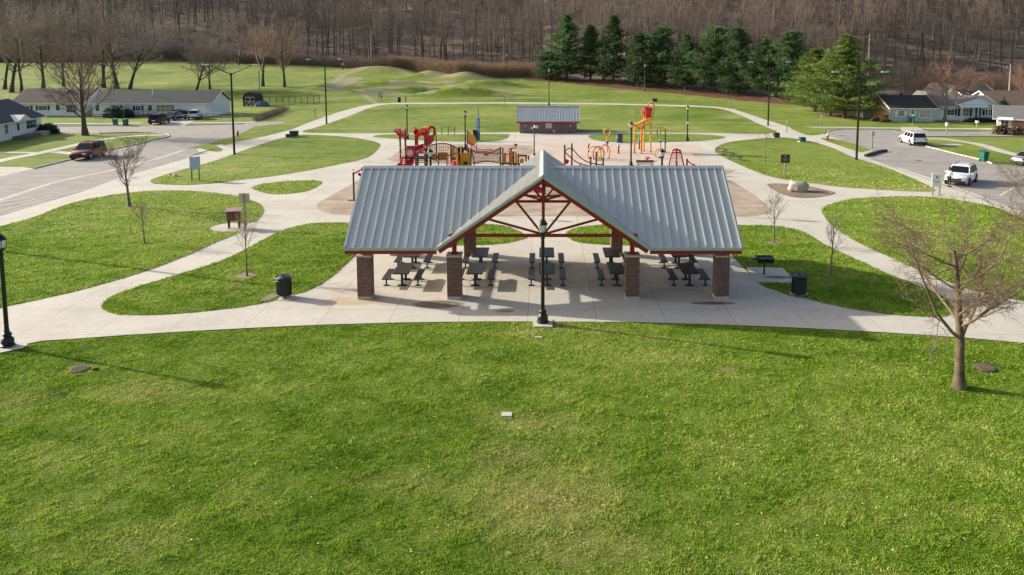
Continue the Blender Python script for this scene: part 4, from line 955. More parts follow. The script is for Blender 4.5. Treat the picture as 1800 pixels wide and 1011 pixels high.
# --- end tower
p = Play('yellow_play_tower', 'yellow panelled play tower at the right end of the net bridge', 'play tower', 900, 71.0)
for zx, top, dy in ((1437,632,0),(1467,645,.6),(1551,650,.2),(1575,655,1.0),(1605,695,0),(1632,702,.8),(1664,720,0)): p.post(z1(zx,0)[0], z1(0,top)[1], dy, .07, M('orange_steel','#c4501c',.45) if zx == 1551 else POST, clamps=(.9,1.6))
for a, b, c, mt in ((1425,1445,690,YEL),(1478,1512,715,ORG),(1550,1600,700,ORG),(1625,1650,735,YEL),(1682,1735,790,YEL)):
    p.panel([(*z1(a,845),0),(*z1(a,c+12),0),(*z1((a+b)/2,c-14),0),(*z1(b,c+12),0),(*z1(b,845),0)], mt, 'yellow_panel', .06)
p.tube([(*z1(1660,746),0),(*z1(1762,746),0)], .10, PRED, 'crawl_bar')
for zx, top in ((1762,735),(1795,750)): p.post(z1(zx,0)[0], z1(0,top)[1], 0, .08)
p.tube([(*z1(1620,870),0),(*z1(1640,850),0),(*z1(1662,862),0),(*z1(1668,890),0)], .06, BRED, 'hoop')
a = p.w(*z1(1437,850)); b = p.w(*z1(1660,850)); MB().box(a[0],b[0],0,1.1,a[2]-.08,a[2],.01).build('deck', M('black_deck','#1f1c1c',.6), p.t)
# --- climbing wall
p = Play('climbing_wall', 'slanted yellow climbing panel with a red lower half left of the blue tower', 'climbing wall', 829, 84.0)
p.panel([(*z1(a,b),d) for a,b,d in ((1018,430,0),(1105,490,1.2),(1140,560,1.2),(1110,610,.6),(1018,530,0))], YEL, 'yellow_panel', .1)
p.panel([(*z1(a,b),d) for a,b,d in ((1018,532,-.06),(1108,612,.5),(1075,625,.3),(1018,590,-.06))], M('coral_plastic','#e2574a',.4), 'red_panel', .1)
p.post(z1(1016,0)[0], z1(0,425)[1], 0, .06); p.post(z1(1132,0)[0], z1(0,545)[1], 1.2, .06, M('coral_plastic','#e2574a',.4)); p.post(z1(1076,0)[0], z1(0,590)[1], .4, .05)
p.tube([(*z1(1090,600),.3),(*z1(1130,650),.3),(*z1(1200,672),.3),(*z1(1330,668),.3)], .05, BRED, 'balance_rail'); p.tube([(*z1(1330,668),.3),(*z1(1330,690),.3)], .05, BRED, 'foot')
# --- spring rider
p = Play('spring_rider', 'small red spring rider on the wood chips left of the restrooms', 'spring rider', z1(1632,0)[0], P(906,262)[1])
p.tube([(*z1(1632,655),0),(*z1(1632,615),0)], .07, GREYM, 'spring'); m = MB().tube([p.w(*z1(1612,606)),p.w(*z1(1632,612)),p.w(*z1(1652,606))],.14,8); m.build('saddle', PRED, p.t, 1); p.tube([(*z1(1560,655),0),(*z1(1625,648),0)], .05, BRED, 'seat_arm')
# --- tall leaning frame left of the pavilion
p = Play('overhead_bar_frame', 'tall black two-post bar frame with a red trolley at the left roof edge', 'overhead bars', 625, 57.5)
p.post(621, 303, 0, .07, clamps=(2.4,)); p.post(637, 294, 1.6, .07)
p.tube([(621,306,0),(637,297,1.6)], .06, BRED, 'bar'); p.tube([(630,305,.9),(635,309,.9)], .12, PRED, 'trolley'); p.tube([(612,352,-.1),(622,352,-.1)], .035, POST, 'step')
# --- slide seen through the gable
p = Play('small_slide', 'low magenta slide with dark posts glimpsed through the pavilion gable', 'slide', 935, 61.0)
chute(p, [(-.7,.5,1.75),(-.6,0,1.5),(-.2,-.6,.9),(.3,-1.1,.45),(.6,-1.5,.3)], .7, MAG, p.t)
for q in ((-1.1,.4),(-.3,.6),(-1.1,1.4),(-.3,1.4)): MB().tube([(q[0],q[1],0),(q[0],q[1],2.2)],.06,8).build('post', POST, p.t)
MB().box(-1.15,-.25,.4,1.45,1.62,1.7).build('deck', M('black_deck','#1f1c1c',.6), p.t)
p = Play('crawl_tunnel', 'magenta crawl tunnel beside dark posts behind the right half of the gable', 'play tunnel', 978, 60.0)
MB().tube([(-.9,0,1.0),(.9,.2,1.0)],.42,16,caps=False).build('tube', MAG, p.t, 1)
for q in (-.95,.95): MB().tube([(q,0,0),(q,0,1.9)],.06,8).build('post', POST, p.t)
# --- swooping rail bridge, right
p = Play('swooping_rail_climber', 'dark posts joined by sagging red rails right of the pavilion peak', 'rail climber', 1005, 68.0)
for zx, top in ((305,412),(366,400),(527,515),(575,470),(634,530),(436,580),(657,600),(790,590)): p.post(z2(zx,0)[0], z2(0,top)[1], 0 if zx != 366 else .4, .08)
for off, pts in ((0,[(305,470),(330,495),(400,555),(480,585),(575,597),(634,595)]),(.5,[(366,440),(400,480),(450,530),(520,565),(600,580),(640,578)]),(.1,[(308,470),(330,446),(366,444)])): p.tube([(*z2(*a),off) for a in pts], .05, BRED, 'rail')
p.tube([(*z2(305,548),-.1),(*z2(335,562),-.1)], .2, MAG, 'tunnel_end')
# --- splash pad hoops
def hoop(cx, top, bw_, base_y, lb, mats, Y=None, n=1):
    x, yb = z2(cx, base_y); Y = P(x, yb)[1]; q = Play('spray_hoop', lb, 'spray hoop', x, Y, 'spray hoops on the splash pad')
    half = bw_/2/4.865*depth(Y)/F; h_ = q.w(x, z2(0,top)[1])[2]
    pts = [(half*.75,0,0),(half,0,h_*.45),(half*.7,0,h_*.85),(0,0,h_),(-half*.7,0,h_*.85),(-half,0,h_*.45),(-half*.75,0,0)]
    c = crom(pts, 4, False); MB().tube(c, .06, 8).build('hoop', mats, q.t, 1)
    for s_ in (-1,1): MB().lathe([(.14,0),(.14,.03),(.09,.06)],10,(s_*half*.75,0,0)).build('foot', BLK, q.t)
hoop(556,425,112,532,'leftmost yellow spray hoop on the splash pad',YEL); hoop(594,428,94,540,'second hoop from the left, red, crossing the yellow ones',BRED)
hoop(600,440,30,548,'narrow yellow spray hoop seen edge-on between the red ones',YEL); hoop(650,412,80,530,'rightmost red spray hoop of the overlapping group',M('coral_plastic','#e2574a',.4))
def spray(kind, cx, top, base, lb, mat, mat2=None, cat='spray post'):
    x, yb = z2(cx, base); q = Play('spray_'+kind, lb, cat, x, P(x, yb)[1]); h_ = q.w(x, z2(0,top)[1])[2]
    return q, h_
for cx, top, base, lb, mt in ((508,402,475,'short red spray post with a grey nozzle, leftmost on the splash pad',PRED),(765,413,488,'short red spray post with a grey nozzle left of the bucket tower',PRED),(943,375,452,'red spray post with a blue collar behind the bucket tower legs',BRED)):
    q, h_ = spray('post', cx, top, base, lb, mt); MB().lathe([(.16,0),(.16,.04),(.09,.08),(.09,h_-.2)],12).build('post', mt, q.t, 1)
    MB().lathe([(.13,h_-.22),(.17,h_-.12),(.12,h_),(.05,h_+.03)],12).build('nozzle', BLUE if cx == 943 else GREYM, q.t, 1)
q, h_ = spray('ring', 667, 272, 472, 'yellow ring on a pole with a blue collar behind the hoops', YEL); MB().lathe([(.14,0),(.08,.05),(.08,h_-.75)],10).build('pole', YEL, q.t, 1)
MB().tube(arc((0,0,h_-.4),.38,0,345,24),.08,8,closed=True).build('ring', YEL, q.t, 1); MB().lathe([(.15,.9),(.2,1.05),(.15,1.2)],12).build('collar', BLUE, q.t, 1)
q, h_ = spray('ring', 1112, 452, 527, 'low yellow ring standing on the splash pad front right', YEL); c = crom([(.3,0,.05),(.52,0,h_*.5),(.3,0,h_*.93),(0,0,h_),(-.3,0,h_*.93),(-.52,0,h_*.5),(-.3,0,.05)],4,False); MB().tube(c,.06,8).build('ring', YEL, q.t, 1); MB().lathe([(.12,0),(.12,.1)],10).build('foot', BLK, q.t)
for cx, top, base, lb, mt in ((1122,265,478,'taller yellow flower spray with a blue collar right of the bucket tower',YEL),(1163,285,478,'shorter yellow flower spray on a dark stem, rightmost of the two',POST)):
    q, h_ = spray('flower', cx, top, base, lb, mt, cat='spray flower'); MB().lathe([(.14,0),(.07,.05),(.07,h_-.15)],10).build('stem', mt, q.t, 1)
    pl = []; 
    for i in range(30): r_ = .52+.10*math.sin(i*5*2*math.pi/30); pl.append((r_*math.cos(i*2*math.pi/30), r_*math.sin(i*2*math.pi/30), h_-.12))
    MB().prism(pl,(0,0,.08)).build('petals', M('lemon_plastic','#e3cf1c',.4), q.t); MB().lathe([(.16,h_-.04),(.1,h_+.08),(.02,h_+.12)],10).build('flower_centre', YEL, q.t, 1); MB().lathe([(.12,1.1),(.17,1.22),(.12,1.34)],12).build('collar', BLUE, q.t, 1)
q, h_ = spray('mushroom', 1008, 515, 552, 'small red mushroom spray near the front of the splash pad', PRED); MB().lathe([(.14,0),(.1,.1),(.1,h_*.6)],12).build('stem', PRED, q.t, 1); MB().lathe([(.36,h_*.6),(.34,h_*.8),(.15,h_)],16).build('cap', M('coral_plastic','#e2574a',.4), q.t, 1)
x, yb = z2(1095, 332); q = Play('spray_post', 'slim blue post behind the splash pad on the upper path', 'spray post', x, P(x,yb)[1]); MB().lathe([(.1,0),(.08,.1),(.08,.95)],8).build('post', M('navy_blue','#2b4a8c',.5), q.t, 1)
# --- bucket tower
x0, yb0 = z2(965, 478); Y0 = P(x0, yb0)[1]
p = Play('bucket_tower', 'tall yellow splash tower with a big red tipping bucket on top', 'water play tower', x0, Y0)
for cx, base, top in ((901,482,255),(960,489,255),(980,468,200),(1038,476,222)):
    xx, bb = z2(cx, base); dy = P(xx, bb)[1]-Y0; zt = p.w(xx, z2(0,top)[1], dy)[2]; X_ = XatY(xx, Y0+dy)-p.X
    MB().tube([(X_,dy,0),(X_,dy,zt)], .10, 10).build('leg', ORG if cx == 960 else YEL, p.t, 1); MB().lathe([(.18,0),(.18,.04),(.1,.07)],12,(X_,dy,0)).build('foot', BLUE, p.t)
pts = [(855,236),(905,238),(950,224),(1000,202),(1040,196)]; m = MB(); c = crom([p.w(*z2(*a), 0) for a in pts], 4, False)
for u, v in zip(c[:-1], c[1:]): m.prism([u,(u[0],u[1],u[2]-.14),(v[0],v[1],v[2]-.14),v],(0,1.3,0))
m.build('wave_roof', ORG, p.t)
p.tube([(*z2(868,246),-.05),(*z2(940,262),-.05),(*z2(1000,245),-.05),(*z2(1040,205),-.05)], .10, YEL, 'roof_edge')
p.tube([(*z2(985,268),0),(*z2(930,268),0)], .12, PRED, 'water_cannon')
bb = p.w(*z2(1015,178), .6); bt_ = p.w(*z2(1013,90), .6); hb = bt_[2]-bb[2]
bk = MB().lathe([(.36,0),(.40,.12),(.54,hb*.9),(.60,hb*.92),(.60,hb),(.53,hb),(.50,hb*.9),(.25,.2)], 20, (bb[0],.6,bb[2])).build('bucket', M('faded_red_bucket','#c2242f',.4,var=.55,scale=1.2), p.t, 1)
m = MB().prism([(bb[0]-.50,.5,bb[2]+hb*.6),(bb[0]-.80,.5,bb[2]+hb*.62),(bb[0]-.68,.5,bb[2]+hb*.38),(bb[0]-.42,.5,bb[2]+hb*.25)],(0,.2,0)); m.build('spout', YEL, bk)
p.tube([(*z2(1018,68),.6),(*z2(1035,56),.6),(*z2(1060,62),.6),(*z2(1073,95),.6),(*z2(1062,150),.6),(*z2(1040,205),.6)], .08, YEL, 'bucket_arm')
p.tube([(*z2(975,205),.6),(*z2(985,178),.6),(*z2(968,130),.5)], .07, YEL, 'bucket_arm'); p.tube([(*z2(1005,205),.6),(*z2(1010,178),.6)], .12, YEL, 'pivot')
# --- red swing frame
p = Play('spinning_net_frame', 'red A-shaped climbing frame with a net at the right roof ridge', 'climbing frame', 1189, 70.0)
for pts, dy in (([(1192,620),(1205,550),(1222,480),(1240,450)],0),([(1255,620),(1262,540),(1262,455)],0),([(1270,620),(1262,540),(1258,455)],1.2),([(1330,625),(1312,540),(1296,478),(1280,455)],0)): p.tube([(*z2(*a),dy) for a in pts], .07, BRED, 'leg')
p.tube([(*z2(1225,462),0),(*z2(1262,450),0),(*z2(1300,466),0)], .08, BRED, 'top_bar'); p.tube([(*z2(1225,482),.3),(*z2(1262,476),.3),(*z2(1305,482),.3)], .06, PRED, 'top_bar')
m = MB()
for i in range(6): m.tube([p.w(*z2(1232+i*10,480),.2), p.w(*z2(1212+i*20,620),.2)], .014, 4)
for k_ in (520,555,590): m.tube([p.w(*z2(1222,k_),.2), p.w(*z2(1305,k_),.2)], .014, 4)
m.build('net', NET, p.t)
p = Play('incline_ladder', 'dark posts with a slanting red ladder rail at the far right of the roof ridge', 'climbing ladder', 1215, 67.0)
for zx, top in ((1351,530),(1413,578)): p.post(z2(zx,0)[0], z2(0,top)[1], 0, .08)
for d in (0,.5): p.tube([(*z2(1351,545),d),(*z2(1420,600),d),(*z2(1440,640),d)], .06, M('coral_plastic','#e2574a',.4), 'rail')
# ================================================================= HOUSES
SHG = M('grey_green_shingles','#3c4340',.9,var=.2,scale=2,bump=.3,bscale=12); SHB = M('brown_shingles','#4a3d37',.9,var=.25,scale=2,bump=.3,bscale=12); SHD = M('dark_shingles','#33312f',.9,var=.2,scale=2,bump=.3,bscale=12)
SHT = M('tan_shingles','#6b5546',.9,var=.2,scale=2,bump=.3,bscale=12); SHL = M('light_grey_shingles','#6b6a68',.9,var=.2,scale=2,bump=.3,bscale=12); SHN = M('navy_shingles','#363d4a',.9,var=.2,scale=2,bump=.3,bscale=12)
def siding(name, hx):
    if name in MATS: return MATS[name]
    m = M(name, hx, .6, 0, .05, 2); nt = m.node_tree; b = nt.nodes['Principled BSDF']
    tc = nd(nt, 'ShaderNodeTexCoord'); wv = nd(nt, 'ShaderNodeTexWave'); wv.bands_direction = 'Z'; wv.wave_profile = 'SAW'; wv.inputs['Scale'].default_value = 1.6
    nt.links.new(tc.outputs['Object'], wv.inputs[0]); bp = nd(nt, 'ShaderNodeBump'); bp.inputs['Strength'].default_value = .5; bp.inputs['Distance'].default_value = .02
    nt.links.new(wv.outputs['Fac'], bp.inputs['Height']); nt.links.new(bp.outputs[0], b.inputs['Normal']); return m
SW = siding('white_siding','#dfe2e4'); SBG = siding('blue_grey_siding','#aab4c0'); SBE = siding('cream_siding','#d8cfba'); PANE = M('window_glass','#3a4450',.12,var=.3,scale=1.5); CURT = M('curtain_glass','#8c8a72',.3,var=.3,scale=2); BLKSH = M('black_shutter','#1d1f22',.6); DOORW = M('white_door','#e4e4e0',.5,var=.03)
def win(par, x, y, z, w_, h_, axis='y', s_=-1, pane=None, shut=None, mul=1):
    """window in a wall facing -y (axis y) or the +-x direction"""
    def bx(a0,a1,d0,d1,z0,z1,mat,name,p_):
        m = MB()
        if axis == 'y': m.box(a0,a1,*sorted((y+s_*d0,y+s_*d1)),z0,z1)
        else: m.box(*sorted((y+s_*d0,y+s_*d1)),a0,a1,z0,z1)
        return m.build(name, mat, p_)
    f = bx(x-w_/2-.08,x+w_/2+.08,.003,.05,z-.08,z+h_+.08,DOORW,'window',par)
    k = mul
    for i in range(k):
        a = x-w_/2+i*w_/k; bx(a+.03,a+w_/k-.03,.052,.062,z+.03,z+h_/2-.02,pane or PANE,'pane',f); bx(a+.03,a+w_/k-.03,.052,.062,z+h_/2+.02,z+h_-.03,pane or PANE,'pane',f)
    if shut:
        for s2 in (-1,1): c = x+s2*(w_/2+.3); bx(c-.17,c+.17,.003,.05,z-.05,z+h_+.05,shut,'shutter',f)
def door(par, x, y, mat=DOORW, s_=-1, w_=.95, h_=2.05, z=.15, axis='y'):
    m = MB(); k = (lambda a0,a1,d0,d1,z0,z1: MB().box(a0,a1,*sorted((y+s_*d0,y+s_*d1)),z0,z1)) if axis == 'y' else (lambda a0,a1,d0,d1,z0,z1: MB().box(*sorted((y+s_*d0,y+s_*d1)),a0,a1,z0,z1))
    f = k(x-w_/2,x+w_/2,.003,.06,z,z+h_).build('door', mat, par)
    k(x-w_*.3,x+w_*.3,.062,.07,z+h_*.45,z+h_*.92).build('pane', PANE, f); k(x+w_*.36,x+w_*.42,.062,.1,z+.95,z+1.05).build('handle', GREYM, f)
def house(name, label, X0, X1, Y0, Y1, he, hr, wall, roof, gable=None, rz=0, z=0, over=.45, org=None, axis='x'):
    """gabled house, its ridge along x (or y); local origin at the front-left corner"""
    t = T(name, label, 'house', (X0, Y0, z), rz); W_ = X1-X0; D = Y1-Y0
    w_ = MB(); w_.box(0,W_,0,D,0,he); w_.build('wall', wall, t)
    if axis == 'x':
        for x in (.004, W_-.124): MB().prism([(x,0.02,he),(x,D-.02,he),(x,D/2,hr-.12)],(.12,0,0)).build('gable_wall', gable or wall, t)
        sl = (hr-he)/(D/2); r = MB()
        for s_ in (-1,1):
            ye = -over if s_ < 0 else D+over; ze = he-sl*over
            r.prism([(-over,ye,ze),(W_+over,ye,ze),(W_+over,D/2,hr),(-over,D/2,hr)],(0,0,.12))
        tr = MB()
        for x in (-over-.035, W_+over+.002):
            for s_ in (-1,1):
                ye = -over if s_ < 0 else D+over; tr.prism([(x,ye,he-sl*over-.1),(x,ye,he-sl*over+.13),(x,D/2,hr+.13),(x,D/2,hr-.1)],(.033,0,0))
        tr.box(-over,W_+over,-over-.1,-over-.004,he-sl*over-.05,he-sl*over+.1)
    else:
        for y in (.004, D-.124): MB().prism([(0.02,y,he),(W_-.02,y,he),(W_/2,y,hr-.12)],(0,.12,0)).build('gable_wall', gable or wall, t)
        sl = (hr-he)/(W_/2); r = MB()
        for s_ in (-1,1):
            xe = -over if s_ < 0 else W_+over; ze = he-sl*over
            r.prism([(xe,-over,ze),(xe,D+over,ze),(W_/2,D+over,hr),(W_/2,-over,hr)],(0,0,.12))
        tr = MB()
        for s_ in (-1,1):
            xe = -over if s_ < 0 else W_+over; tr.prism([(xe,-over-.035,he-sl*over-.1),(xe,-over-.035,he-sl*over+.13),(W_/2,-over-.035,hr+.13),(W_/2,-over-.035,hr-.1)],(0,.033,0))
    rf = r.build('roof', roof, t); tr.build('roof_trim', WHT, rf)
    MB().box(-.03,W_+.03,-.03,D+.03,-.02,.14).build('foundation', STONE, t)
    return t, rf
def bush(x, y, rx, ry, rz_, lb, mat, n=900, leaf=.14, seed=1, name='bush', stem=None):
    rn = np.random.default_rng(seed); d = rn.normal(size=(n,3)); d /= np.linalg.norm(d,axis=1)[:,None]
    rr = rn.uniform(.72,1.04,n)*(1+.12*np.sin(d[:,0]*7+seed)*np.sin(d[:,1]*6)); c = d*rr[:,None]*np.array([rx,ry,rz_]); c[:,2] = np.abs(c[:,2]+rz_*.1)
    a = rn.normal(size=(n,3,3))*leaf; V = c[:,None,:]+a
    t = T(name, lb, 'shrub', (x,y)); fast_mesh('foliage', V.reshape(-1,3), np.arange(n*3).reshape(-1,3), mat, t, 3)
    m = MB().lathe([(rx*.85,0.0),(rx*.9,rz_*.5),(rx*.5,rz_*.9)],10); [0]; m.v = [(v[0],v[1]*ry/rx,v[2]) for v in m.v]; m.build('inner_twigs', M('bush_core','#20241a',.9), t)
    return t
HEDGE = M('hedge_green','#26331c',.8,var=.4,scale=3); TWIGB = M('brown_twigs','#6b5348',.9,var=.3,scale=3); ARB = M('arborvitae_green','#3b4d20',.8,var=.4,scale=3)
# long ranch
t, rf = house('ranch_house','long low white ranch house with a grey-green roof, garage and wheelchair ramp', -79.5,-58.6,130.0,138.0,2.45,4.3,SW,SHG)
for x, w_ in ((4.3,1.0),(8.1,.9)): win(t, x, 0, 1.15, w_, .75, shut=BLKSH, mul=2)
win(t, 14.2-1.3, 0, .85, 3.2, 1.25, pane=CURT, mul=4); door(t, 10.2, 0, w_=1.0); win(t, .9, 0, 1.0, .7, 1.1)
MB().box(15.6,20.2,-.05,-.003,.05,2.15).build('garage_door', M('garage_door_white','#e8e8e6',.5,var=.03), t)
MB().lathe([(.06,0),(.06,.9),(.12,.92),(.12,1.0)],8,(9.6,2.2,3.6)).build('vent_pipe', WHT, rf); MB().box(19.0,20.9,-.6,-.45,2.2,2.3).build('gutter', WHT, rf)
m = MB()
for i in range(3): m.beam((6.2,-1.5,.25+i*.35),(10.6,-1.5,.75+i*.35),.05,.07); m.beam((6.2,-2.7,.2+i*.35),(3.0,-4.4,.0+i*.35),.05,.07); m.beam((10.6,-1.5,.75+i*.3),(11.6,-.2,.75+i*.3),.05,.07)
for i in range(6): q = 6.2+i*.88; m.beam((q,-1.5,0),(q,-1.5,1.3+i*.1),.07,.07)
for i in range(4): q = i/3; m.beam((6.2-3.2*q,-2.7-1.7*q,0),(6.2-3.2*q,-2.7-1.7*q,.95),.07,.07)
t2 = T('wheelchair_ramp','grey wooden wheelchair ramp in front of the long white ranch house','ramp',(-79.5,130.0,0)); m.build('railing', M('ramp_wood','#5d5a55',.85), t2)
MB().prism([(6.0,-1.6,.0),(6.0,-1.6,.12),(10.8,-1.6,.6),(10.8,-1.6,.0)],(0,1.2,0)).build('deck', M('ramp_wood','#5d5a55',.85), t2)
bush(-73.9,128.2,2.6,1.3,1.75,'large rounded dark evergreen bush at the left end of the wheelchair ramp',HEDGE,1500,.16,3); bush(-63.6,128.9,2.3,1.0,1.15,'low dark clipped bush between the ramp and the garage door',HEDGE,1000,.15,4)
# white ranch with brown roof
t, rf = house('ranch_house','low white ranch house with a brown roof at the far left', -93.8,-81.3,130.5,139.0,2.5,4.6,SW,SHB)
for x in (2.2,5.2): win(t, x, 0, 1.1, 1.5, .75, shut=BLKSH, mul=2)
win(t, 10.3, 0, .7, 1.8, 1.3, mul=3); door(t, 7.9, 0, DOORW, w_=1.1); MB().box(6.7,7.6,3.2,3.9,3.2,4.95).build('chimney', WHT, rf)
# near left house
ax, ay = P(-40,259); bx_, by_ = P(74,234); ang = math.atan2(by_-ay, bx_-ax); L_ = math.hypot(bx_-ax, by_-ay)
t, rf = house('white_cottage','white house with a navy roof and small gabled porch at the left edge', ax, ax+L_, ay, ay+8.5, 2.5,4.8,SW,SHN, rz=ang)
win(t, L_*.42, 0, .9, .8, 1.3); win(t, L_*.82, 0, 1.0, 2.6, 1.15, mul=3); win(t, L_*.08, 0, 1.0, 1.6, 1.1, mul=2); door(t, L_*.60, -.0, w_=1.0)
m = MB(); m.prism([(L_*.5,-.9,2.35),(L_*.73,-.9,2.35),(L_*.615,-.9,3.15)],(0,2.6,0)); m.build('porch_roof', WHT, t)
m = MB(); m.box(L_*.5,L_*.75,-1.6,-.05,.0,.4); m.box(L_*.5,L_*.62,-2.0,-1.61,.0,.2); m.build('porch_steps', M('red_stone','#6e5c56',.9), t)
m = MB(); m.box(L_*.76,L_*1.05,-1.9,-.6,0,.55); o = m.build('planter', M('planter_stone','#a59e96',.9), t)
q = Matrix.Rotation(ang,4,'Z') @ Vector((L_*.93,-1.2,0)); bush(ax+q.x, ay+q.y, 1.7,.8,1.35,'dark green bush in the stone planter of the left-edge house',HEDGE,700,.13,6)
# blue-grey house with brick gable
t, rf = house('small_brick_house','small blue-grey house with a tan brick gable end and a bay window', XatY(1565,121),XatY(1641.5,121),121.0,128.5,2.35,4.05,SBG,SHD,BRICK3)
MB().box(-.07,-.004,.0,7.5,.0,2.35).build('brick_wall', BRICK3, t); win(t, 1.7, 0, .95, .95, .85, shut=WHT, mul=2); door(t, 3.6, 0)
win(t, 5.65, 0, .72, 1.75, 1.1, pane=CURT, mul=3); win(t, 2.2, -.07, .6, .6, 1.3, axis='x'); MB().box(-.75,-.1,.6,1.5,.0,1.0).build('woodpile', M('stacked_wood','#8a5f38',.9,var=.3), t)
MB().lathe([(.28,0),(.3,.5),(.12,.7)],10,(3.8,4.6,3.75)).build('roof_vent', BLK, rf)
for x, dy, rx in ((-1.2,-.8,1.0),(-2.2,.4,.8)): bush(XatY(1565,121)+x, 121+dy, rx,.6,.6,('brown dry shrub at the brick corner of the blue-grey house' if x > -2 else 'low tan dry bush left of the brick gable'),M('dry_shrub','#7d5f45',.9,var=.3),300,.12,int(abs(x*7)))
# white house with porch
X0 = XatY(1643,122); X1 = XatY(1753,122)
t, rf = house('white_house','white bungalow with black shutters and a wide front porch', X0,X1,122.5,130.5,2.5,3.9,SW,SHL)
win(t, 2.8, 0, .95, 1.2, .95, shut=BLKSH, mul=2); win(t, 9.0, 0, .95, .8, .9, shut=BLKSH)
pr = MB().prism([(3.6,-1.9,2.32),(8.2,-1.9,2.32),(8.2,.6,3.0),(3.6,.6,3.0)],(0,0,.12)).build('porch_roof', WHT, t)
for x in (3.75,6.4,8.05): MB().box(x-.06,x+.06,-1.8,-1.68,.14,2.3).build('porch_post', WHT, t)
MB().box(3.6,8.2,-1.9,-.05,0,.16).build('porch_floor', STONE, t); win(t, 5.2, 0, .8, 1.4, 1.2, pane=CURT, shut=BLKSH, mul=2); door(t, 7.4, 0, M('blue_grey_door','#5a6d78',.5))
MB().prism([(3.2,-.5,2.6),(X1-X0+.3,-.5,2.6),(7.2,-.5,3.75)],(0,4,0)).build('front_gable', SW, t); m = MB(); m.beam((3.0,-.6,2.55),(7.2,-.6,3.85),.08,.14); m.beam((X1-X0+.5,-.6,2.55),(7.2,-.6,3.85),.08,.14); m.build('roof_trim', WHT, t)
for s_ in (-1,1):
    a = (3.0,-.55,2.62) if s_ < 0 else (X1-X0+.5,-.55,2.62); MB().prism([a,(7.2,-.55,3.9),(7.2,4,3.95),(a[0],4,2.67)],(0,0,.1)).build('gable_roof', SHL, t)
bush(X0+6.3,120.1,2.6,.5,.7,'long low dark maroon hedge under the porch of the white bungalow',M('maroon_hedge','#4a2b2b',.9,var=.3),900,.12,12)
bush(XatY(1762,122),122.0,1.1,1.1,3.4,'rounded yellow-green arborvitae at the right end of the white bungalow',ARB,1800,.13,13,'arborvitae')
# cream two-storey behind
t, rf = house('cream_house','cream two-storey house with a dark grey roof behind the white bungalow', XatY(1692,139),XatY(1748,139),139.0,147.0,3.3,4.9,SBE,SHD)
win(t, 3.2, 0, 1.6, 1.5, 1.1, mul=2, shut=BLKSH); win(t, 6.0, 0, 1.7, .9, 1.0)
t, rf = house('cream_garage','cream gabled wing with its bare gable end facing the street', XatY(1658,141),XatY(1690,141),141.0,149.0,3.2,5.0,SBE,SHD, axis='y')
t, rf = house('tan_roof_house','low white house with a tan brown roof at the right edge', XatY(1752,130),XatY(1752,130)+16,130.0,140.0,2.1,4.2,SW,SHT); win(t, 4, 0, .7, 1.2, 1.0)
# near right edge house
X0 = XatY(1752,105); t, rf = house('grey_roof_house','white and brick house with a grey roof and white awning at the right edge', X0,X0+14,105.0,113.0,2.2,3.6,SW,SHL,rz=R(-31),over=.6)
win(t, .9, 0, .75, .9, 1.1, mul=2); MB().box(1.7,3.2,-.06,-.004,0,2.3).build('brick_wall', BRICK3, t); door(t, 4.0, 0); win(t, 6.5, 0, .7, 1.8, 1.2, mul=3)
MB().prism([(.0,-1.2,1.95),(1.9,-1.2,1.95),(1.9,0,2.25),(.0,0,2.25)],(0,0,.06)).build('awning', WHT, t)
for i, (dx, dy, r_) in enumerate(((.5,-2.0,1.2),(2.3,-2.4,1.1),(4.2,-2.3,1.3),(6.5,-2.6,1.2))): bush(X0+dx*.86+dy*.51, 105-dx*.51+dy*.86, r_,.8,1.2-.1*i,('dry brown bush under the awning of the right-edge house','dry tan bush second from the awning','large dry bush in front of the right-edge house door','dry golden grass clump at the right frame edge')[i],M('dry_shrub','#7d5f45',.9,var=.3) if i < 2 else M('dry_gold','#a07c52',.9,var=.3),600,.14,30+i)
# sheds
t, rf = house('garden_shed','small grey shed behind the pines beside the brick house', XatY(1517,128),XatY(1536,128),128,131,2.0,2.9,SBG,SHL,over=.2)
t, rf = house('barn_shed_white','grey-roofed shed with a white door behind the blue-grey house', XatY(1618,142),XatY(1641,142),142,146,2.4,3.6,SBE,SHL,over=.2,axis='y'); door(t, 1.6, 0)
x, y = P(440,187); t = T('barn_shed','dark red barn-style shed with white trimmed double doors','shed',(x,y)); Wd = 1.5
pf = [(-Wd,0,0),(Wd,0,0),(Wd,0,1.7),(Wd*.72,0,2.4),(0,0,2.85),(-Wd*.72,0,2.4),(-Wd,0,1.7)]; MB().prism(pf,(0,3,0)).build('wall', M('barn_red','#4a2029',.7), t)
m = MB(); pts = [(-Wd-.15,-.1,1.6),(-Wd*.75,-.1,2.48),(0,-.1,2.95),(Wd*.75,-.1,2.48),(Wd+.15,-.1,1.6)]
for u, v in zip(pts[:-1], pts[1:]): m.prism([u,v,(v[0],v[1],v[2]+.08),(u[0],u[1],u[2]+.08)],(0,3.2,0))
m.build('roof', SHD, t)
for s_ in (-1,1):
    d = MB().box(*sorted((s_*.02,s_*.95)),-.05,-.003,.1,1.9).build('door', M('barn_red','#4a2029',.7), t); m = MB(); a, b = sorted((s_*.04,s_*.93))
    for q in ((a,.12,b,.12),(a,1.88,b,1.88),(a,.12,a,1.88),(b,.12,b,1.88),(a,1.05,b,1.05),(a,.12,b,1.0)): m.beam((q[0],-.07,q[1]),(q[2],-.07,q[3]),.03,.09)
    m.build('door_trim', WHT, d)
x, y = P(460,187); t = T('covered_trailer','heap under a blue and grey tarpaulin right of the barn shed','covered pile',(x,y)); MB().lathe([(1.6,0),(1.5,.6),(.9,1.1),(.2,1.2)],9).build('tarpaulin', M('blue_grey_tarp','#4a5f74',.7,var=.4,scale=2), t)
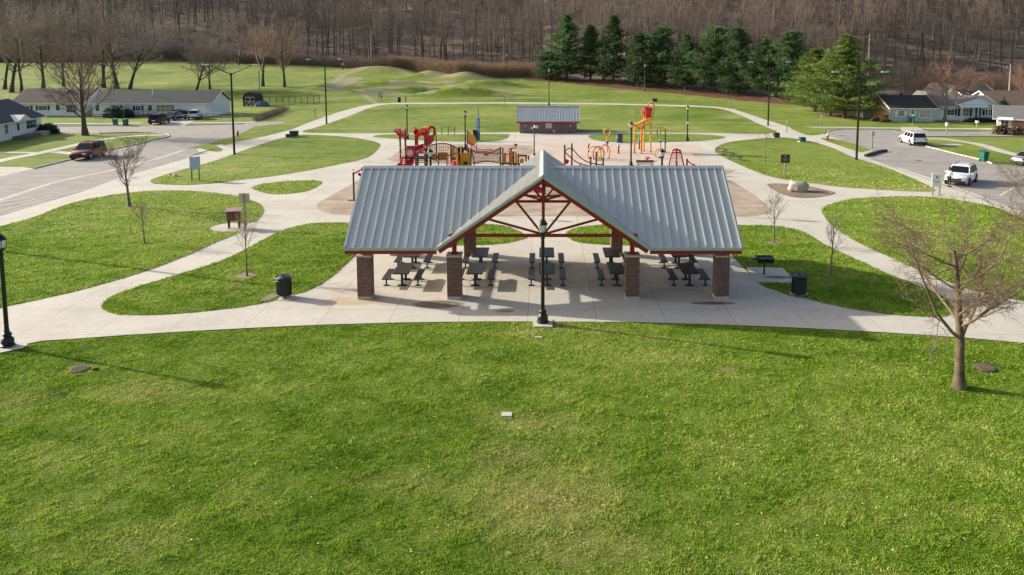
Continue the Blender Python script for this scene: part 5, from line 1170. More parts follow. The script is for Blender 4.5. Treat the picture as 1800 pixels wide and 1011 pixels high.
# restroom
X0, X1 = XatY(913.5,104), XatY(1014,104); t = T('restroom_building','small brick restroom building with a ribbed grey metal roof and grey doors','building',(X0,104,.04)); W_ = X1-X0; D = 5.0
hb_ = hy(214.5,103.5); ht_ = hy(187.5,106.5); MB().box(0,W_,0,D,0,hb_-.05).build('wall', BRICK2, t); print('restroom', hb_, ht_)
sl = (ht_-hb_)/(2.9); r = MB()
for s_ in (-1,1):
    pl = [(-.45,-.4,hb_),(W_+.45,-.4,hb_),(W_+.45,2.5,ht_),(-.45,2.5,ht_)] if s_ < 0 else [(-.45,D+.4,hb_),(W_+.45,D+.4,hb_),(W_+.45,2.5,ht_),(-.45,2.5,ht_)]
    r.prism(pl,(0,0,-.1))
    for i in range(23): x = -.42+i*(W_+.84)/22; r.beam((x,pl[0][1],hb_+.03),(x,2.5,ht_+.03),.05,.07)
rf = r.build('roof', STEEL, t); MB().box(-.47,W_+.47,2.38,2.62,ht_-.02,ht_+.08).build('ridge_cap', RTRIM, rf); MB().box(-.45,W_+.45,-.46,-.41,hb_-.22,hb_-.0).build('fascia', M('bright_red_trim','#a8202a',.5), t)
WH_ = hb_-.05
for x in (.002, W_-.152): MB().prism([(x,.02,WH_),(x,D-.02,WH_),(x,2.5,ht_-.15)],(.15,0,0)).build('gable_wall', BRICK2, t)
GD = M('grey_door','#5f6265',.6)
for x0 in (.6, W_-1.95):
    d = MB().box(x0,x0+1.25,-.06,-.003,.0,min(2.2,hb_-.3)).build('door', GD, t); MB().cbox((x0+(.2 if x0 < 2 else 1.05),-.075,1.1),(.1,.03,.35)).build('handle', LEDW, d)
MB().box(W_*.45,W_*.45+.95,-.16,-.003,.7,1.75,.02).build('wall_panel', M('panel_pale','#b9bdbd',.5), t); MB().cbox((W_*.77,-.08,1.6),(.3,.16,.2)).build('wall_light', LEDW, t); MB().cbox((W_*.6,-.06,.3),(.3,.1,.3)).build('hose_box', M('panel_pale','#b9bdbd',.5), t); MB().cbox((W_*.95,-.04,1.5),(.15,.05,.3)).build('door_sign', LEDW, t)

# ================================================================= VEHICLES
def paint(name, hx, met=.3): return M(name, hx, .3, met, .04, 2, coat=.6)
CG = M('car_glass','#11161b',.08,var=.1); TYRE = M('tyre','#151515',.85); RIM = M('wheel_rim','#a9abad',.3,.7); TL = M('tail_lamp','#8c1018',.3); HL = M('head_lamp','#d4d9dc',.15); BTRIM = M('black_trim','#18191b',.6)
def car(name, label, cat, x, y, rz, L, W_, H_, mat, kind='suv', rim=RIM, bumper=None, grp='cars parked on the streets'):
    t = T(name, label, cat, (x,y,.035), rz, grp); h2 = W_/2; bumper = bumper or BTRIM
    st_ = [(-L/2,.45,.72,.80),(-L/2+.08,.32,.92,.95),(-L/2+.5,.24,1.0,1.0),(-L*.2,.2,1.03,1.0),(L*.12,.2,1.03,1.0),(L*.22,.2,1.02,1.0),(L/2-.45,.24,.92,.98),(L/2-.12,.30,.80,.92),(L/2,.42,.68,.78)]
    if kind == 'sedan': st_[0] = (-L/2,.45,.78,.8); st_[1] = (-L/2+.08,.32,.9,.94); st_[2] = (-L/2+.5,.24,.95,1.0)
    k_ = H_/1.7; m = MB(); vs = []
    for (px_, z0, z1_, wf) in st_:
        z0 *= k_; z1_ *= k_; w2 = h2*wf
        vs += [(px_,-w2*.86,z0),(px_,-w2*.98,z0+.12),(px_,-w2,z0+(z1_-z0)*.55),(px_,-w2*.97,z1_-.06),(px_,-w2*.86,z1_),(px_,0,z1_+.03),(px_,w2*.86,z1_),(px_,w2*.97,z1_-.06),(px_,w2,z0+(z1_-z0)*.55),(px_,w2*.98,z0+.12),(px_,w2*.86,z0)]
    n = 11; fs = [(i*n+j,i*n+(j+1)%n,(i+1)*n+(j+1)%n,(i+1)*n+j) for i in range(len(st_)-1) for j in range(n)]+[tuple(range(n-1,-1,-1)),tuple((len(st_)-1)*n+j for j in range(n))]
    m.add(vs, fs); body = m.build('body', mat, t, 1)
    zb = 1.0*k_; 
    if kind == 'sedan': cb = [(-L*.36,zb,.86,0),(-L*.22,H_-.03,.70,1),(-.1,H_,.72,1),(L*.05,H_-.04,.70,1),(L*.24,zb,.86,0)]
    else: cb = [(-L/2+.12,zb,.88,0),(-L/2+.42,H_-.05,.74,1),(-L*.1,H_,.76,1),(L*.07,H_-.05,.74,1),(L*.25,zb,.88,0)]
    def cab(s_, zs=0):
        vs = []; 
        for (px_, z, wf, _) in cb: vs += [(px_,-h2*wf*s_,z+zs),(px_,h2*wf*s_,z+zs)]
        return vs
    # glasshouse: side outline with tumblehome, then dark glass sheets a few mm proud
    def side(s_, off=0):
        return [Vector((cb[0][0],s_*h2*.93,zb-.02))]+[Vector((c[0],s_*h2*c[2],c[1])) for c in cb[1:4]]+[Vector((cb[4][0],s_*h2*.93,zb-.02))]
    A, B = side(-1), side(1); m = MB(); m.add(A+B, [(0,4,3,2,1),(5,6,7,8,9),(0,1,6,5),(1,2,7,6),(2,3,8,7),(3,4,9,8),(4,0,5,9)]); m.build('cabin', mat, t)
    for s_, S in ((-1,A),(1,B)):
        c = sum(S, Vector())/5; o = Vector((0,s_*.012,.0)); bot = Vector((0,0,.05)); lo = lambda u: S[0].lerp(S[4], u)
        def quad(u0,u1,v0,v1): # bottom fractions, top x
            t0 = S[1].lerp(S[3], v0); t1 = S[1].lerp(S[3], v1); b0 = lo(u0); b1 = lo(u1)
            q = [b0.lerp(t0,.12),b1.lerp(t1,.12),b1.lerp(t1,.86),b0.lerp(t0,.86)]; mm = MB().add([v+o for v in q],[(0,1,2,3) if s_ < 0 else (3,2,1,0)]); return mm.build('side_window', CG, t)
        quad(.06,.30,.03,.34); quad(.34,.58,.38,.68); quad(.62,.88,.72,.97)
    def endglass(i, j, nm, s_):
        q = [A[i].lerp(A[j],.1),B[i].lerp(B[j],.1),B[i].lerp(B[j],.92),A[i].lerp(A[j],.92)]; c = sum(q,Vector())/4; q = [c+(v-c)*.9 for v in q]
        nrm = (q[1]-q[0]).cross(q[2]-q[0]).normalized(); nrm = nrm if nrm.z > 0 else -nrm; MB().add([v+nrm*.012 for v in q],[(0,1,2,3)]).build(nm, CG, t)
    endglass(4,3,'windscreen',1); endglass(0,1,'rear_window',-1)
    wr = .36*k_ if kind != 'sedan' else .33
    for sx in (-L*.30,L*.31):
        for s_ in (-1,1):
            tw = MB().tube([(sx,s_*(h2-.20),wr),(sx,s_*(h2+.012),wr)],wr,20).build('wheel', TYRE, t, 1); MB().tube([(sx,s_*(h2-.02),wr),(sx,s_*(h2+.022),wr)],wr*.64,14).build('rim', rim, tw, 1)
            MB().tube(arc((sx,s_*(h2+.004),wr),wr+.05,0,180,12),.035,6).build('wheel_arch', BTRIM if kind == 'suv' else mat, body)
    m = MB(); m.cbox((-L/2+.02,0,.42*k_),(.14,W_*.9,.24),0,.03); m.build('rear_bumper', bumper, t); m = MB(); m.cbox((L/2-.04,0,.42*k_),(.14,W_*.86,.2),0,.03); m.build('front_bumper', bumper, t)
    MB().cbox((L/2-.02,0,.62*k_),(.10,W_*.5,.16),0,.02).build('grille', BTRIM, t)
    for s_ in (-1,1):
        MB().cbox((L/2-.09,s_*h2*.68,.70*k_),(.2,W_*.2,.13),s_*-.25,.02).build('headlight', HL, t); MB().cbox((-L/2+.07,s_*h2*.76,.82*k_),(.14,.22,.22),0,.02).build('taillight', TL, t)
        MB().cbox((L*.2,s_*(h2+.08),1.03*k_),(.12,.2,.13),0,.03).build('mirror', mat, t)
    MB().cbox((-L/2-.03,0,.68*k_),(.03,.45,.14)).build('number_plate', WHT, t)
    if kind in ('suv','van'):
        for s_ in (-1,1): MB().tube([(-L*.33,s_*h2*.62,H_-.01),(-L*.1,s_*h2*.62,H_+.06),(L*.05,s_*h2*.62,H_-.01)],.022,5).build('roof_rail', BTRIM, t)
    return t
def heading(a, b): p, q = P(*a), P(*b); return math.atan2(q[1]-p[1], q[0]-p[0])
x, y = P(150,279); car('minivan','dark red minivan parked at the kerb of the left street','minivan',x,y+.6,heading((300,233),(125,282)),4.75,1.9,1.72,paint('dark_red_paint','#6f1216'),'van')
x, y = P(281,217.5); car('suv','black sport utility parked on the driveway of the long ranch house','car',x,y,R(95),4.6,1.85,1.65,paint('black_paint_car','#15181d'),'suv')
x, y = P(306,211.5); car('sedan','dark blue sedan between the black car and the white car in the driveway','car',x,y+.6,R(80),4.6,1.8,1.42,paint('dark_blue_paint','#1d2c4c'),'sedan')
x, y = P(340,209.5); car('suv','white car parked in front of the garage door of the long ranch house','car',x,y+.6,R(108),4.4,1.8,1.62,paint('white_paint_car','#dcdcda',.0),'suv')
x, y = P(1613,256); car('suv','white sport utility seen from behind at the corner of the right road','car',x,y+1.3,R(86),4.5,1.85,1.66,paint('white_paint_car','#dcdcda',.0),'suv')
x, y = P(1697,328); xs, ys = x+.5, y+1.6; rs = R(-131); car('suv','white sport utility facing the viewer with a person standing at its front corner','car',xs,ys,rs,4.6,1.88,1.68,paint('white_paint_car','#dcdcda',.0),'suv',M('dark_rim','#26282b',.4,.4))
x, y = P(1803,290); car('sedan','silver sedan cut off by the right frame edge','car',x+.8,y,R(15),4.5,1.8,1.45,paint('silver_paint','#9da1a6',.6),'sedan')

# ================================================================= PERSON
def person(x, y, rz):
    t = T('person','person with brown hair in a pale jacket and dark trousers by the white car','person',(x,y,.04), rz)
    def skin(name, pts, edges, rad, mat, sub=2, root=0, parent=t):
        me = bpy.data.meshes.new(name); me.from_pydata(pts, edges, []); me.materials.append(mat); o = bpy.data.objects.new(name, me); COL.objects.link(o); o.parent = parent
        me_s = o.modifiers.new('skin','SKIN'); o.modifiers.new('sub','SUBSURF').levels = sub; o.modifiers['sub'].render_levels = sub
        for i, r_ in enumerate(rad): me.skin_vertices[0].data[i].radius = (r_, r_*.8) if not isinstance(r_, tuple) else r_
        me.skin_vertices[0].data[root].use_root = True; return o
    SK = M('skin','#b98a70',.6,var=.05); JK = M('pale_jacket','#b9b6b0',.85,var=.12,scale=8); TR = M('dark_trousers','#2b2e36',.9); HR = M('brown_hair','#6b3d28',.8,var=.3,scale=15)
    # one continuous body: pelvis 0, chest, neck, head, arms with hands, legs with feet
    pts = [(0,0,.92),(0,0,1.12),(0,0,1.34),(0,0,1.46),(0,.01,1.56),(0,.01,1.66),
           (.17,0,1.36),(.25,.03,1.10),(.22,.16,.90),(.20,.22,.85),(-.17,0,1.36),(-.26,.05,1.12),(-.16,.24,1.06),(-.11,.29,1.06),
           (.09,0,.86),(.10,.02,.48),(.10,-.03,.09),(.11,.12,.04),(-.09,0,.86),(-.11,.06,.48),(-.10,.05,.09),(-.11,.20,.04)]
    ed = [(0,1),(1,2),(2,3),(3,4),(4,5),(2,6),(6,7),(7,8),(8,9),(2,10),(10,11),(11,12),(12,13),(0,14),(14,15),(15,16),(16,17),(0,18),(18,19),(19,20),(20,21)]
    rad = [(.145,.10),(.125,.09),(.15,.10),.052,(.075,.085),(.07,.08),.055,.042,.03,.028,.055,.042,.03,.028,.085,.06,.045,.035,.085,.06,.045,.035]
    body = skin('body', pts, ed, rad, SK)
    jk = skin('jacket', [(0,0,.86),(0,0,1.1),(0,0,1.33),(0,0,1.42),(.18,0,1.36),(.26,.03,1.10),(.225,.15,.93),(-.18,0,1.36),(-.27,.05,1.12),(-.18,.22,1.065)], [(0,1),(1,2),(2,3),(2,4),(4,5),(5,6),(2,7),(7,8),(8,9)], [(.185,.135),(.16,.12),(.175,.125),.07,.075,.06,.048,.075,.06,.048], JK)
    skin('trousers', [(0,0,.92),(.095,0,.84),(.105,.02,.48),(.10,-.02,.12),(-.095,0,.84),(-.115,.06,.48),(-.105,.05,.12)], [(0,1),(1,2),(2,3),(0,4),(4,5),(5,6)], [(.16,.12),.10,.075,.06,.10,.075,.06], TR)
    for s_, q in ((1,(.105,-.03,.0)),(-1,(-.105,.05,.0))): MB().box(q[0]-.05,q[0]+.05,q[1]-.07,q[1]+.2,0,.085,.02).build('shoe', BLK, t)
    h_ = MB().lathe([(.03,-.10),(.082,-.06),(.098,.02),(.092,.08),(.05,.125),(.01,.135)],14,(0,-.012,1.65)).build('hair', HR, t, 1)
    MB().lathe([(.05,-.22),(.06,-.1),(.07,0)],10,(0,-.075,1.64)).build('hair_back', HR, t, 1)
    f = MB(); f.lathe([(.005,.022),(.016,.0),(.005,-.02)],6,(0,.098,1.625)); f.build('nose', SK, t)
    for s_ in (-1,1): MB().lathe([(.004,-.006),(.011,0),(.004,.006)],8,(s_*.032,.086,1.655)).build('eye', BLK, t)
    MB().cbox((0,.085,1.582),(.045,.012,.01)).build('mouth', M('lips','#8e4a44',.6), t)
    m = MB()
    for (hx, hy_, hz, d) in ((.19,.25,.83,(.0,.03,-.07)),(-.09,.31,1.06,(.05,.06,.0))):
        for i in range(4): a = Vector((hx+(i-1.5)*.018,hy_,hz)); m.tube([a, a+Vector(d)*.6, a+Vector(d)*(1.0-.08*abs(i-1.2))+Vector((0,.01,-.008))],[.009,.008,.006],6)
        a = Vector((hx-.035,hy_-.03,hz+.01)); m.tube([a, a+Vector((-.012,.03,-.01)), a+Vector((-.005,.05,-.025))],[.011,.009,.007],6)
    m.build('fingers', SK, t)
    return t
x, y = P(1668,329); person(x, y, R(-60))

# ================================================================= FENCES, POLES
m = None; a = P(452,186); b = P(562,182); t = T('chain_fence','dark chain-link fence behind the barn shed on the left field','fence',(a[0],a[1]))
dx_, dy_ = b[0]-a[0], b[1]-a[1]; n = 10
for i in range(n+1): MB().tube([(dx_*i/n,dy_*i/n,ht(a[0]+dx_*i/n,a[1]+dy_*i/n)-t.location.z),(dx_*i/n,dy_*i/n,1.9)],.05,6).build('post', M('fence_green','#20342a',.6), t)
m = MB()
for z in (.1,1.8): m.tube([(0,0,z),(dx_,dy_,z)],.025,4)
for i in range(80):
    u = i/80; v = (i+1)/80; m.tube([(dx_*u,dy_*u,.1),(dx_*v,dy_*v,1.8)],.012,3); m.tube([(dx_*v,dy_*v,.1),(dx_*u,dy_*u,1.8)],.012,3)
m.build('mesh', M('fence_green','#20342a',.6), t)
a = P(350,207.5); b = P(430,213); t = T('wire_fence','low grey wire fence beside the garage of the long ranch house','fence',(a[0],a[1],0)); dx_, dy_ = b[0]-a[0], b[1]-a[1]
for i in range(7): MB().tube([(dx_*i/6,dy_*i/6,0),(dx_*i/6,dy_*i/6,1.1)],.03,5).build('post', GREYM, t)
m = MB()
for z in (.1,.6,1.05): m.tube([(0,0,z),(dx_,dy_,z)],.012,4)
m.build('wire', GREYM, t)
PW = M('pole_wood','#a59684',.85,var=.2)
def pole(xp, Y, top, lb):
    x = XatY(xp, Y, hy(top, Y)); z = ht(x, Y); h_ = hy(top, Y)-z; t = T('utility_pole', lb, 'utility pole', (x,Y,z)); MB().tube([(0,0,0),(0,0,h_)],[.2,.14],8).build('pole', PW, t, 1); MB().cbox((0,0,h_-.7),(2.2,.12,.14),.3).build('crossarm', PW, t)
    for s_ in (-.9,0,.9): MB().lathe([(.05,0),(.06,.12),(.02,.18)],6,(s_*math.cos(.3),s_*math.sin(.3),h_-.62)).build('insulator', GREYM, t)
pole(652,246,58,'pale wooden utility pole left of centre behind the reeds'); pole(886,240,64,'pale wooden utility pole behind the reeds near the slim black pole'); pole(1777,158,113,'pale wooden utility pole at the right behind the houses'); pole(1529,192,60,'thin tan utility pole behind the light green pines')
# ================================================================= TREES
def bark(name, hx, var=.35): return M(name, hx, .95, 0, var, 2.5, bump=.3, bscale=14)
BK_DK = bark('dark_bark','#544a41'); BK_GY = bark('grey_bark','#75695d'); BK_WD = bark('woodland_bark','#5a4d43'); BK_LT = bark('light_bark','#8c7c66'); BK_YG = bark('young_bark','#7a6c60')
TW_GY = bark('grey_twigs','#7d7166'); TW_RD = bark('reddish_twigs','#765f56'); TW_BR = bark('brown_crown_twigs','#75655a'); TW_OR = bark('orange_twigs','#85705f'); TW_LT = bark('pale_twigs','#93836e'); TW_FR = bark('front_twigs','#826f57',.45); BK_FR = bark('mottled_bark','#645643',.8); TW_F1 = bark('field_twigs','#9a8c7e'); TW_F2 = bark('field_twigs_brown','#8e7d6f'); TW_F3 = bark('field_twigs_warm','#a08670'); TW_PK = bark('pinkish_twigs','#96705f')
def unit(v): return v/np.linalg.norm(v)
def frusta(S, n):
    """numpy: one open frustum per segment (p0, p1, r0, r1)"""
    S = np.asarray(S, float); p0, p1, r0, r1 = S[:,0:3], S[:,3:6], S[:,6], S[:,7]
    d = p1-p0; d /= np.linalg.norm(d,axis=1)[:,None]+1e-9; up = np.where(np.abs(d[:,2:3]) > .9, [[1.,0,0]], [[0,0,1.]])
    a = np.cross(d, up); a /= np.linalg.norm(a,axis=1)[:,None]; b = np.cross(a, d); V = np.empty((len(S), 2*n, 3))
    for k in range(n):
        t = 2*np.pi*k/n; o = a*np.cos(t)+b*np.sin(t); V[:,k] = p0+o*r0[:,None]; V[:,n+k] = p1+o*r1[:,None]
    base = (np.arange(len(S))*2*n)[:,None,None]; k = np.arange(n); q = np.stack([k,(k+1)%n,(k+1)%n+n,k+n],1)[None]
    return V.reshape(-1,3), (base+q).reshape(-1,4)
def grow(rn, p, d, L, r, lev, cfg, out, trop):
    """one branch: a wandering polyline that gives off side branches"""
    k = cfg['seg'][lev]; pts = [np.array(p, float)]; dd = np.array(d, float); rs = [r]
    end = r*cfg['taper'][lev]
    for i in range(k):
        dd = unit(dd + rn.normal(size=3)*cfg['wob'][lev] + np.array([0,0,trop[lev]])/k)
        pts.append(pts[-1]+dd*L/k); rs.append(r+(end-r)*(i+1)/k)
        out[lev].append((*pts[-2], *pts[-1], rs[-2], rs[-1]))
    if lev+1 >= len(cfg['n']): return
    nb = cfg['n'][lev+1]; nb = max(1, int(round(nb*rn.uniform(.75,1.25)))); s0 = cfg['start'][lev]
    az = rn.uniform(0, 6.28)
    for j in range(nb):
        u = s0+(1-s0)*(j+rn.uniform(.1,.9))/nb; x = u*k; i = min(int(x), k-1); q = pts[i]+(pts[i+1]-pts[i])*(x-i)
        ax = unit(pts[i+1]-pts[i]); az += 2.4+rn.normal()*.4; ref = np.array([1.,0,0]) if abs(ax[2]) > .8 else np.array([0,0,1.])
        e1 = unit(np.cross(ax, ref)); e2 = np.cross(ax, e1); side = e1*math.cos(az)+e2*math.sin(az)
        ang = R(cfg['ang'][lev]*rn.uniform(.7,1.25)); nd_ = unit(ax*math.cos(ang)+side*math.sin(ang))
        ll = L*cfg['len'][lev]*rn.uniform(.7,1.2)*(1-cfg['short'][lev]*(u-s0)/(1-s0+1e-6)); rr = max((rs[i]+(rs[i+1]-rs[i])*(x-i))*cfg['rad'][lev]*rn.uniform(.75,1.1), cfg['rmin'])
        grow(rn, q, nd_, ll, min(rr, rs[i]), lev+1, cfg, out, trop)
CFG = {
 'spread': dict(n=[1,10,8,8,7], seg=[5,6,4,3,2], taper=[.5,.22,.3,.4,.5], wob=[.06,.15,.2,.24,.25], start=[.30,.2,.15,.1], ang=[46,42,44,46], len=[1.35,.5,.45,.45], short=[.3,.5,.4,.3], rad=[.62,.5,.5,.6], rmin=.022),
 'wood':   dict(n=[1,11,8,8], seg=[7,4,3,2], taper=[.3,.3,.35,.5], wob=[.035,.14,.2,.25], start=[.34,.2,.12], ang=[34,42,46], len=[.34,.5,.5], short=[.5,.4,.3], rad=[.42,.5,.5], rmin=.026),
 'wood_lo':dict(n=[1,9,7,6], seg=[4,2,1,1], taper=[.3,.3,.4,.5], wob=[.03,.14,.2,.2], start=[.34,.2,.15], ang=[34,42,46], len=[.36,.5,.5], short=[.5,.4,.3], rad=[.42,.5,.55], rmin=.036),
 'young':  dict(n=[1,15,6,4], seg=[6,5,3,2], taper=[.3,.35,.4,.5], wob=[.02,.1,.16,.2], start=[.40,.15,.15], ang=[36,34,38], len=[.56,.42,.45], short=[.5,.4,.3], rad=[.42,.5,.6], rmin=.0075),
 'lawn':  dict(n=[1,15,8,7,4], seg=[6,7,4,3,2], taper=[.3,.2,.3,.4,.5], wob=[.04,.08,.14,.2,.2], start=[.34,.15,.12,.1], ang=[42,34,38,42], len=[1.0,.42,.42,.45], short=[.30,.5,.4,.3], rad=[.42,.5,.5,.6], rmin=.011),
 'street': dict(n=[1,17,9,8,6], seg=[6,7,4,3,2], taper=[.3,.2,.3,.4,.5], wob=[.04,.08,.14,.2,.2], start=[.24,.15,.12,.1], ang=[46,34,38,42], len=[1.05,.42,.42,.45], short=[.30,.5,.4,.3], rad=[.40,.5,.5,.6], rmin=.020),
 'front':  dict(n=[1,15,12,10,6], seg=[8,9,6,4,3], taper=[.30,.14,.28,.4,.6], wob=[.04,.10,.16,.22,.26], start=[.32,.12,.10,.10], ang=[62,42,46,52], len=[1.12,.42,.42,.46], short=[.45,.5,.4,.3], rad=[.50,.42,.5,.6], rmin=.0088),
}
def tree_meshes(kind, seed, H, r, lean=(0,0,1), trop=(0,.25,.15,.1,.1), sides=(7,4,3,3,3), split=1, scale_h=None):
    rn = np.random.default_rng(seed); cfg = CFG[kind]; out = [[] for _ in cfg['n']]
    L = H*(scale_h or {'spread':.45,'wood':.92,'wood_lo':.92,'young':.86,'lawn':.58,'street':.55,'front':.52}[kind])
    grow(rn, (0,0,-.1), unit(np.array(lean, float)), L, r, 0, cfg, out, trop)
    z = max(max(s[5] for s in o) for o in out if o); k = H/z
    out = [np.array(o)*np.array([k]*6+[1,1]) for o in out]
    T0 = out[0].copy(); T0[0,6] *= 1.5
    trunk = [frusta(T0, sides[0])]
    crown = [frusta(o, sides[min(i+1, len(sides)-1)]) for i, o in enumerate(out[1:])]
    def cat(lst):
        vs, qs, o = [], [], 0
        for v, q in lst: vs.append(v); qs.append(q+o); o += len(v)
        return np.concatenate(vs), np.concatenate(qs)
    return cat(trunk), cat(crown)
def bare_tree(name, label, kind, seed, x, y, H, r, bk, tw, group=None, z=None, **kw):
    t = T(name, label, 'tree', (x,y) if z is None else (x,y,z), 0, group)
    (v1,q1),(v2,q2) = tree_meshes(kind, seed, H, r, **kw)
    fast_mesh('trunk', v1, q1, bk, t, smooth=True); fast_mesh('crown', v2, q2, tw, t, smooth=True); return t
def at_h(xp, yp, top):
    x, y = P(xp, yp); return x, y, hy(top, y)-ht(x, y)
# foreground tree at the right
x, y, H = at_h(1686,682,335)
bare_tree('bare_tree','large bare tree with pale bark standing on the front lawn at the right','front',11,x,y,H*1.06,.19,BK_FR,TW_FR, trop=(0,.62,.2,.1,.05), sides=(10,6,4,3,3), scale_h=.62)
# tree just outside the right edge whose twigs reach in
bare_tree('bare_tree','bare tree outside the right edge whose twigs reach into the photo','front',23,XatY(1862,38.5),38.5,6.6,.14,BK_FR,TW_FR, trop=(0,.5,.3,.1,.1), sides=(8,5,3,3,3), scale_h=.62)
# young trees
for k_, (xp, yp, top, r, lb, bk, tw, sp) in enumerate((
    (228,364,226,.12,'tallest young bare tree, on the left lawn beside the road','g',TW_RD,'lawn'),
    (254,429,342,.05,'slim young tree with a few rusty leaves on the left lawn','y',TW_OR,'young'),
    (434,487,352,.05,'slim young bare tree in a soil ring in front of the maroon kiosk','y',TW_LT,'young'),
    (1360,428,328,.05,'slim young bare tree near the barbecue grill right of the pavilion','y',TW_GY,'young'),
    (1459.5,486,368,.05,'slim young bare tree forking beside the right curving path','y',TW_GY,'young'),
    (1345,288,222,.05,'thin young tree on the right lawn beyond the splash pad','y',TW_LT,'young'),
    (1119,216,187,.05,'thin bare sapling on the far lawn left of the bucket','y',TW_GY,'young'))):
    x, y, H = at_h(xp, yp, top); bare_tree('young_tree', lb, sp, 40+k_, x, y, H, r, BK_GY if bk == 'g' else BK_YG, tw, 'young bare trees in the park', z=.05, sides=(6,4,3,3,3), trop=(0,.5 if k_ != 0 else .45,.3,.2,.1))
# rusty leaves hanging on one young tree
# big street maple
x, y, H = at_h(150,238,40)
bare_tree('street_tree','big reddish bare street tree in front of the far-left ranch house','street',5,x,y,H,.36,BK_DK,TW_RD, trop=(0,.6,.35,.2,.1), sides=(9,5,3,3,3))
# spreading trees on the far left field
FT = [(20,163,-40,.55,3),(38,164,-30,.42,6),(8,157,-30,.45,8),(76,156,-22,.5,9),(112,152,8,.4,10),(182,154,-20,.6,11),(205,156,-15,.65,12),(228,157,-12,.5,13),(345,160,52,.38,14),(369,157,62,.35,15),(462,152,14,.5,16),(500,153,20,.42,17),
      (323,108,24,.35,18),(388,112,10,.35,19),(420,114,30,.35,21)]
LBS = ['tall dark bare tree nearest the left frame edge on the field','tall bare tree just right of the leftmost field tree','bare tree whose trunk stands at the left frame edge','slim tall bare tree behind the brown-roofed ranch','slender bare tree seen through the reddish street tree',
 'thick-trunked bare tree left of its pair behind the ranch roof','thick-trunked bare tree of the pair behind the long ranch roof','leaning tall bare tree right of the thick pair','short leaning bare tree above the long ranch roof ridge','short upright bare tree beside the leaning one above the ranch roof',
 'left tree of the rounded bare pair near the reddish field edge','right tree of the rounded bare pair with a low forked trunk','small bare tree at the wood edge behind the left field','bare tree at the wood edge above the long ranch house','bare tree at the wood edge left of the rounded pair']
for i, (xp, yp, top, r, sd_) in enumerate(FT):
    x, y, H = at_h(xp, yp, top); H = min(H, 27)
    bare_tree('field_tree', LBS[i], 'spread', sd_+60, x, y, H, r*.8, BK_DK, TW_F3 if i in (10,11) else TW_F1 if i % 2 else TW_F2, 'bare trees on the far left field', lean=((.32,0,1) if i == 7 else (.35,0,1) if i == 8 else (.02,0,1)), trop=(0,.38,.25,.2,.1), sides=(7,4,3,3,3))
# reddish trees on the right behind the houses
for xp, yp, top, r, sd_, tw, lb in ((1660,214,80,.22,3,TW_PK,'rounded reddish bare tree in front of the white bungalow'),(1800,190,98,.2,4,TW_PK,'reddish bare tree at the right frame edge behind the tan roof'),
        (1470,150,28,.25,5,TW_PK,'pinkish bare tree behind the light green pine'),(1745,165,118,.15,6,TW_OR,'small brown bare tree at the foot of the right hillside'),(1590,165,100,.16,7,TW_GY,'grey bare thicket tree above the blue-grey house roof'),(1625,160,112,.15,8,TW_BR,'brown bare tree between the cream house and the hillside road')):
    x, y, H = at_h(xp, yp, top); bare_tree('bare_tree', lb, 'street', 90+sd_, x, y, H, r, BK_GY, tw, trop=(0,.4,.3,.2,.1), sides=(6,4,3,3,3))

# ---- hillside woodland
def copy_children(root, loc, rz, sc):
    r = root.copy(); COL.objects.link(r); r.location = loc; r.rotation_euler = (0,0,rz); r.scale = (sc,sc,sc)
    for ch in root.children: c = ch.copy(); COL.objects.link(c); c.parent = r
    return r
WL = 'tall bare woodland tree standing on the brown leaf-covered hillside'
protos = []
for i in range(9):
    protos.append(bare_tree('woodland_tree', WL, 'wood', 200+i, 0, 0, 21+i%4*1.7, .20+.03*(i%4), BK_WD if i % 3 else BK_GY, (TW_BR,TW_GY,TW_GY)[i%3], 'bare trees of the hillside wood', z=0, lean=(.04*((i%3)-1),0,1), trop=(0,.5,.3,.2), sides=(5,3,3,3)))
rn = np.random.default_rng(5); cand = []
def foot(x): return np.interp(x, ex, ey)
while len(cand) < 3400:
    Y = rn.uniform(185, 430); X = rn.uniform(-.86,.86)*Y
    f0 = foot(X)+(14 if X < 0 else 12 if X > 75 else 15)
    if -52 < X < 12: f0 += 8
    if Y < f0: continue
    if 75 < X and Y < 214: continue
    cand.append((X, Y, Y-f0))
# keep trees a natural distance apart
kept = []; cell = {}
for c in sorted(cand, key=lambda c: c[2]):
    kx, ky = int(c[0]//4), int(c[1]//4)
    if any((c[0]-o[0])**2+(c[1]-o[1])**2 < 9.0 for a in (-1,0,1) for b in (-1,0,1) for o in cell.get((kx+a,ky+b), [])): continue
    cell.setdefault((kx,ky), []).append(c); kept.append(c)
near, rest = kept[:285], kept[285:]
def zone(X, Y):
    p_ = PX+F*X/depth(Y, ht(X,Y))
    for a, b in ((200,'above the far-left houses'),(420,'above the long white ranch house'),(640,'behind the pump track start hill'),(800,'behind the brown reeds left of the slim pole'),(940,'behind the right end of the brown reeds'),(1120,'behind the left end of the pine row'),(1300,'behind the middle of the pine row'),(1480,'behind the light green pines'),(1640,'above the blue-grey house')):
        if p_ < a: return b
    return 'above the white bungalow at the right'
for i, (X, Y, _) in enumerate(near):
    if i < len(protos): o = protos[i]; o.location = (X,Y,ht(X,Y)-.2)
    else: o = copy_children(protos[i % len(protos)], (X,Y,ht(X,Y)-.2), rn.uniform(0,6.28), rn.uniform(.75,1.15))
    o['label'] = ('pale-barked' if (i % len(protos)) % 3 == 0 else 'dark-barked')+' bare woodland tree on the hillside '+zone(X, Y)
lod = [tree_meshes('wood_lo', 300+i, 22, .24, trop=(0,.5,.3,.2), sides=(4,3,3,3)) for i in range(8)]
lodm = []
for (a,qa),(b,qb) in lod: lodm.append((np.concatenate([a,b]), np.concatenate([qa,qb+len(a)])))
VV, QQ, off = [], [], 0
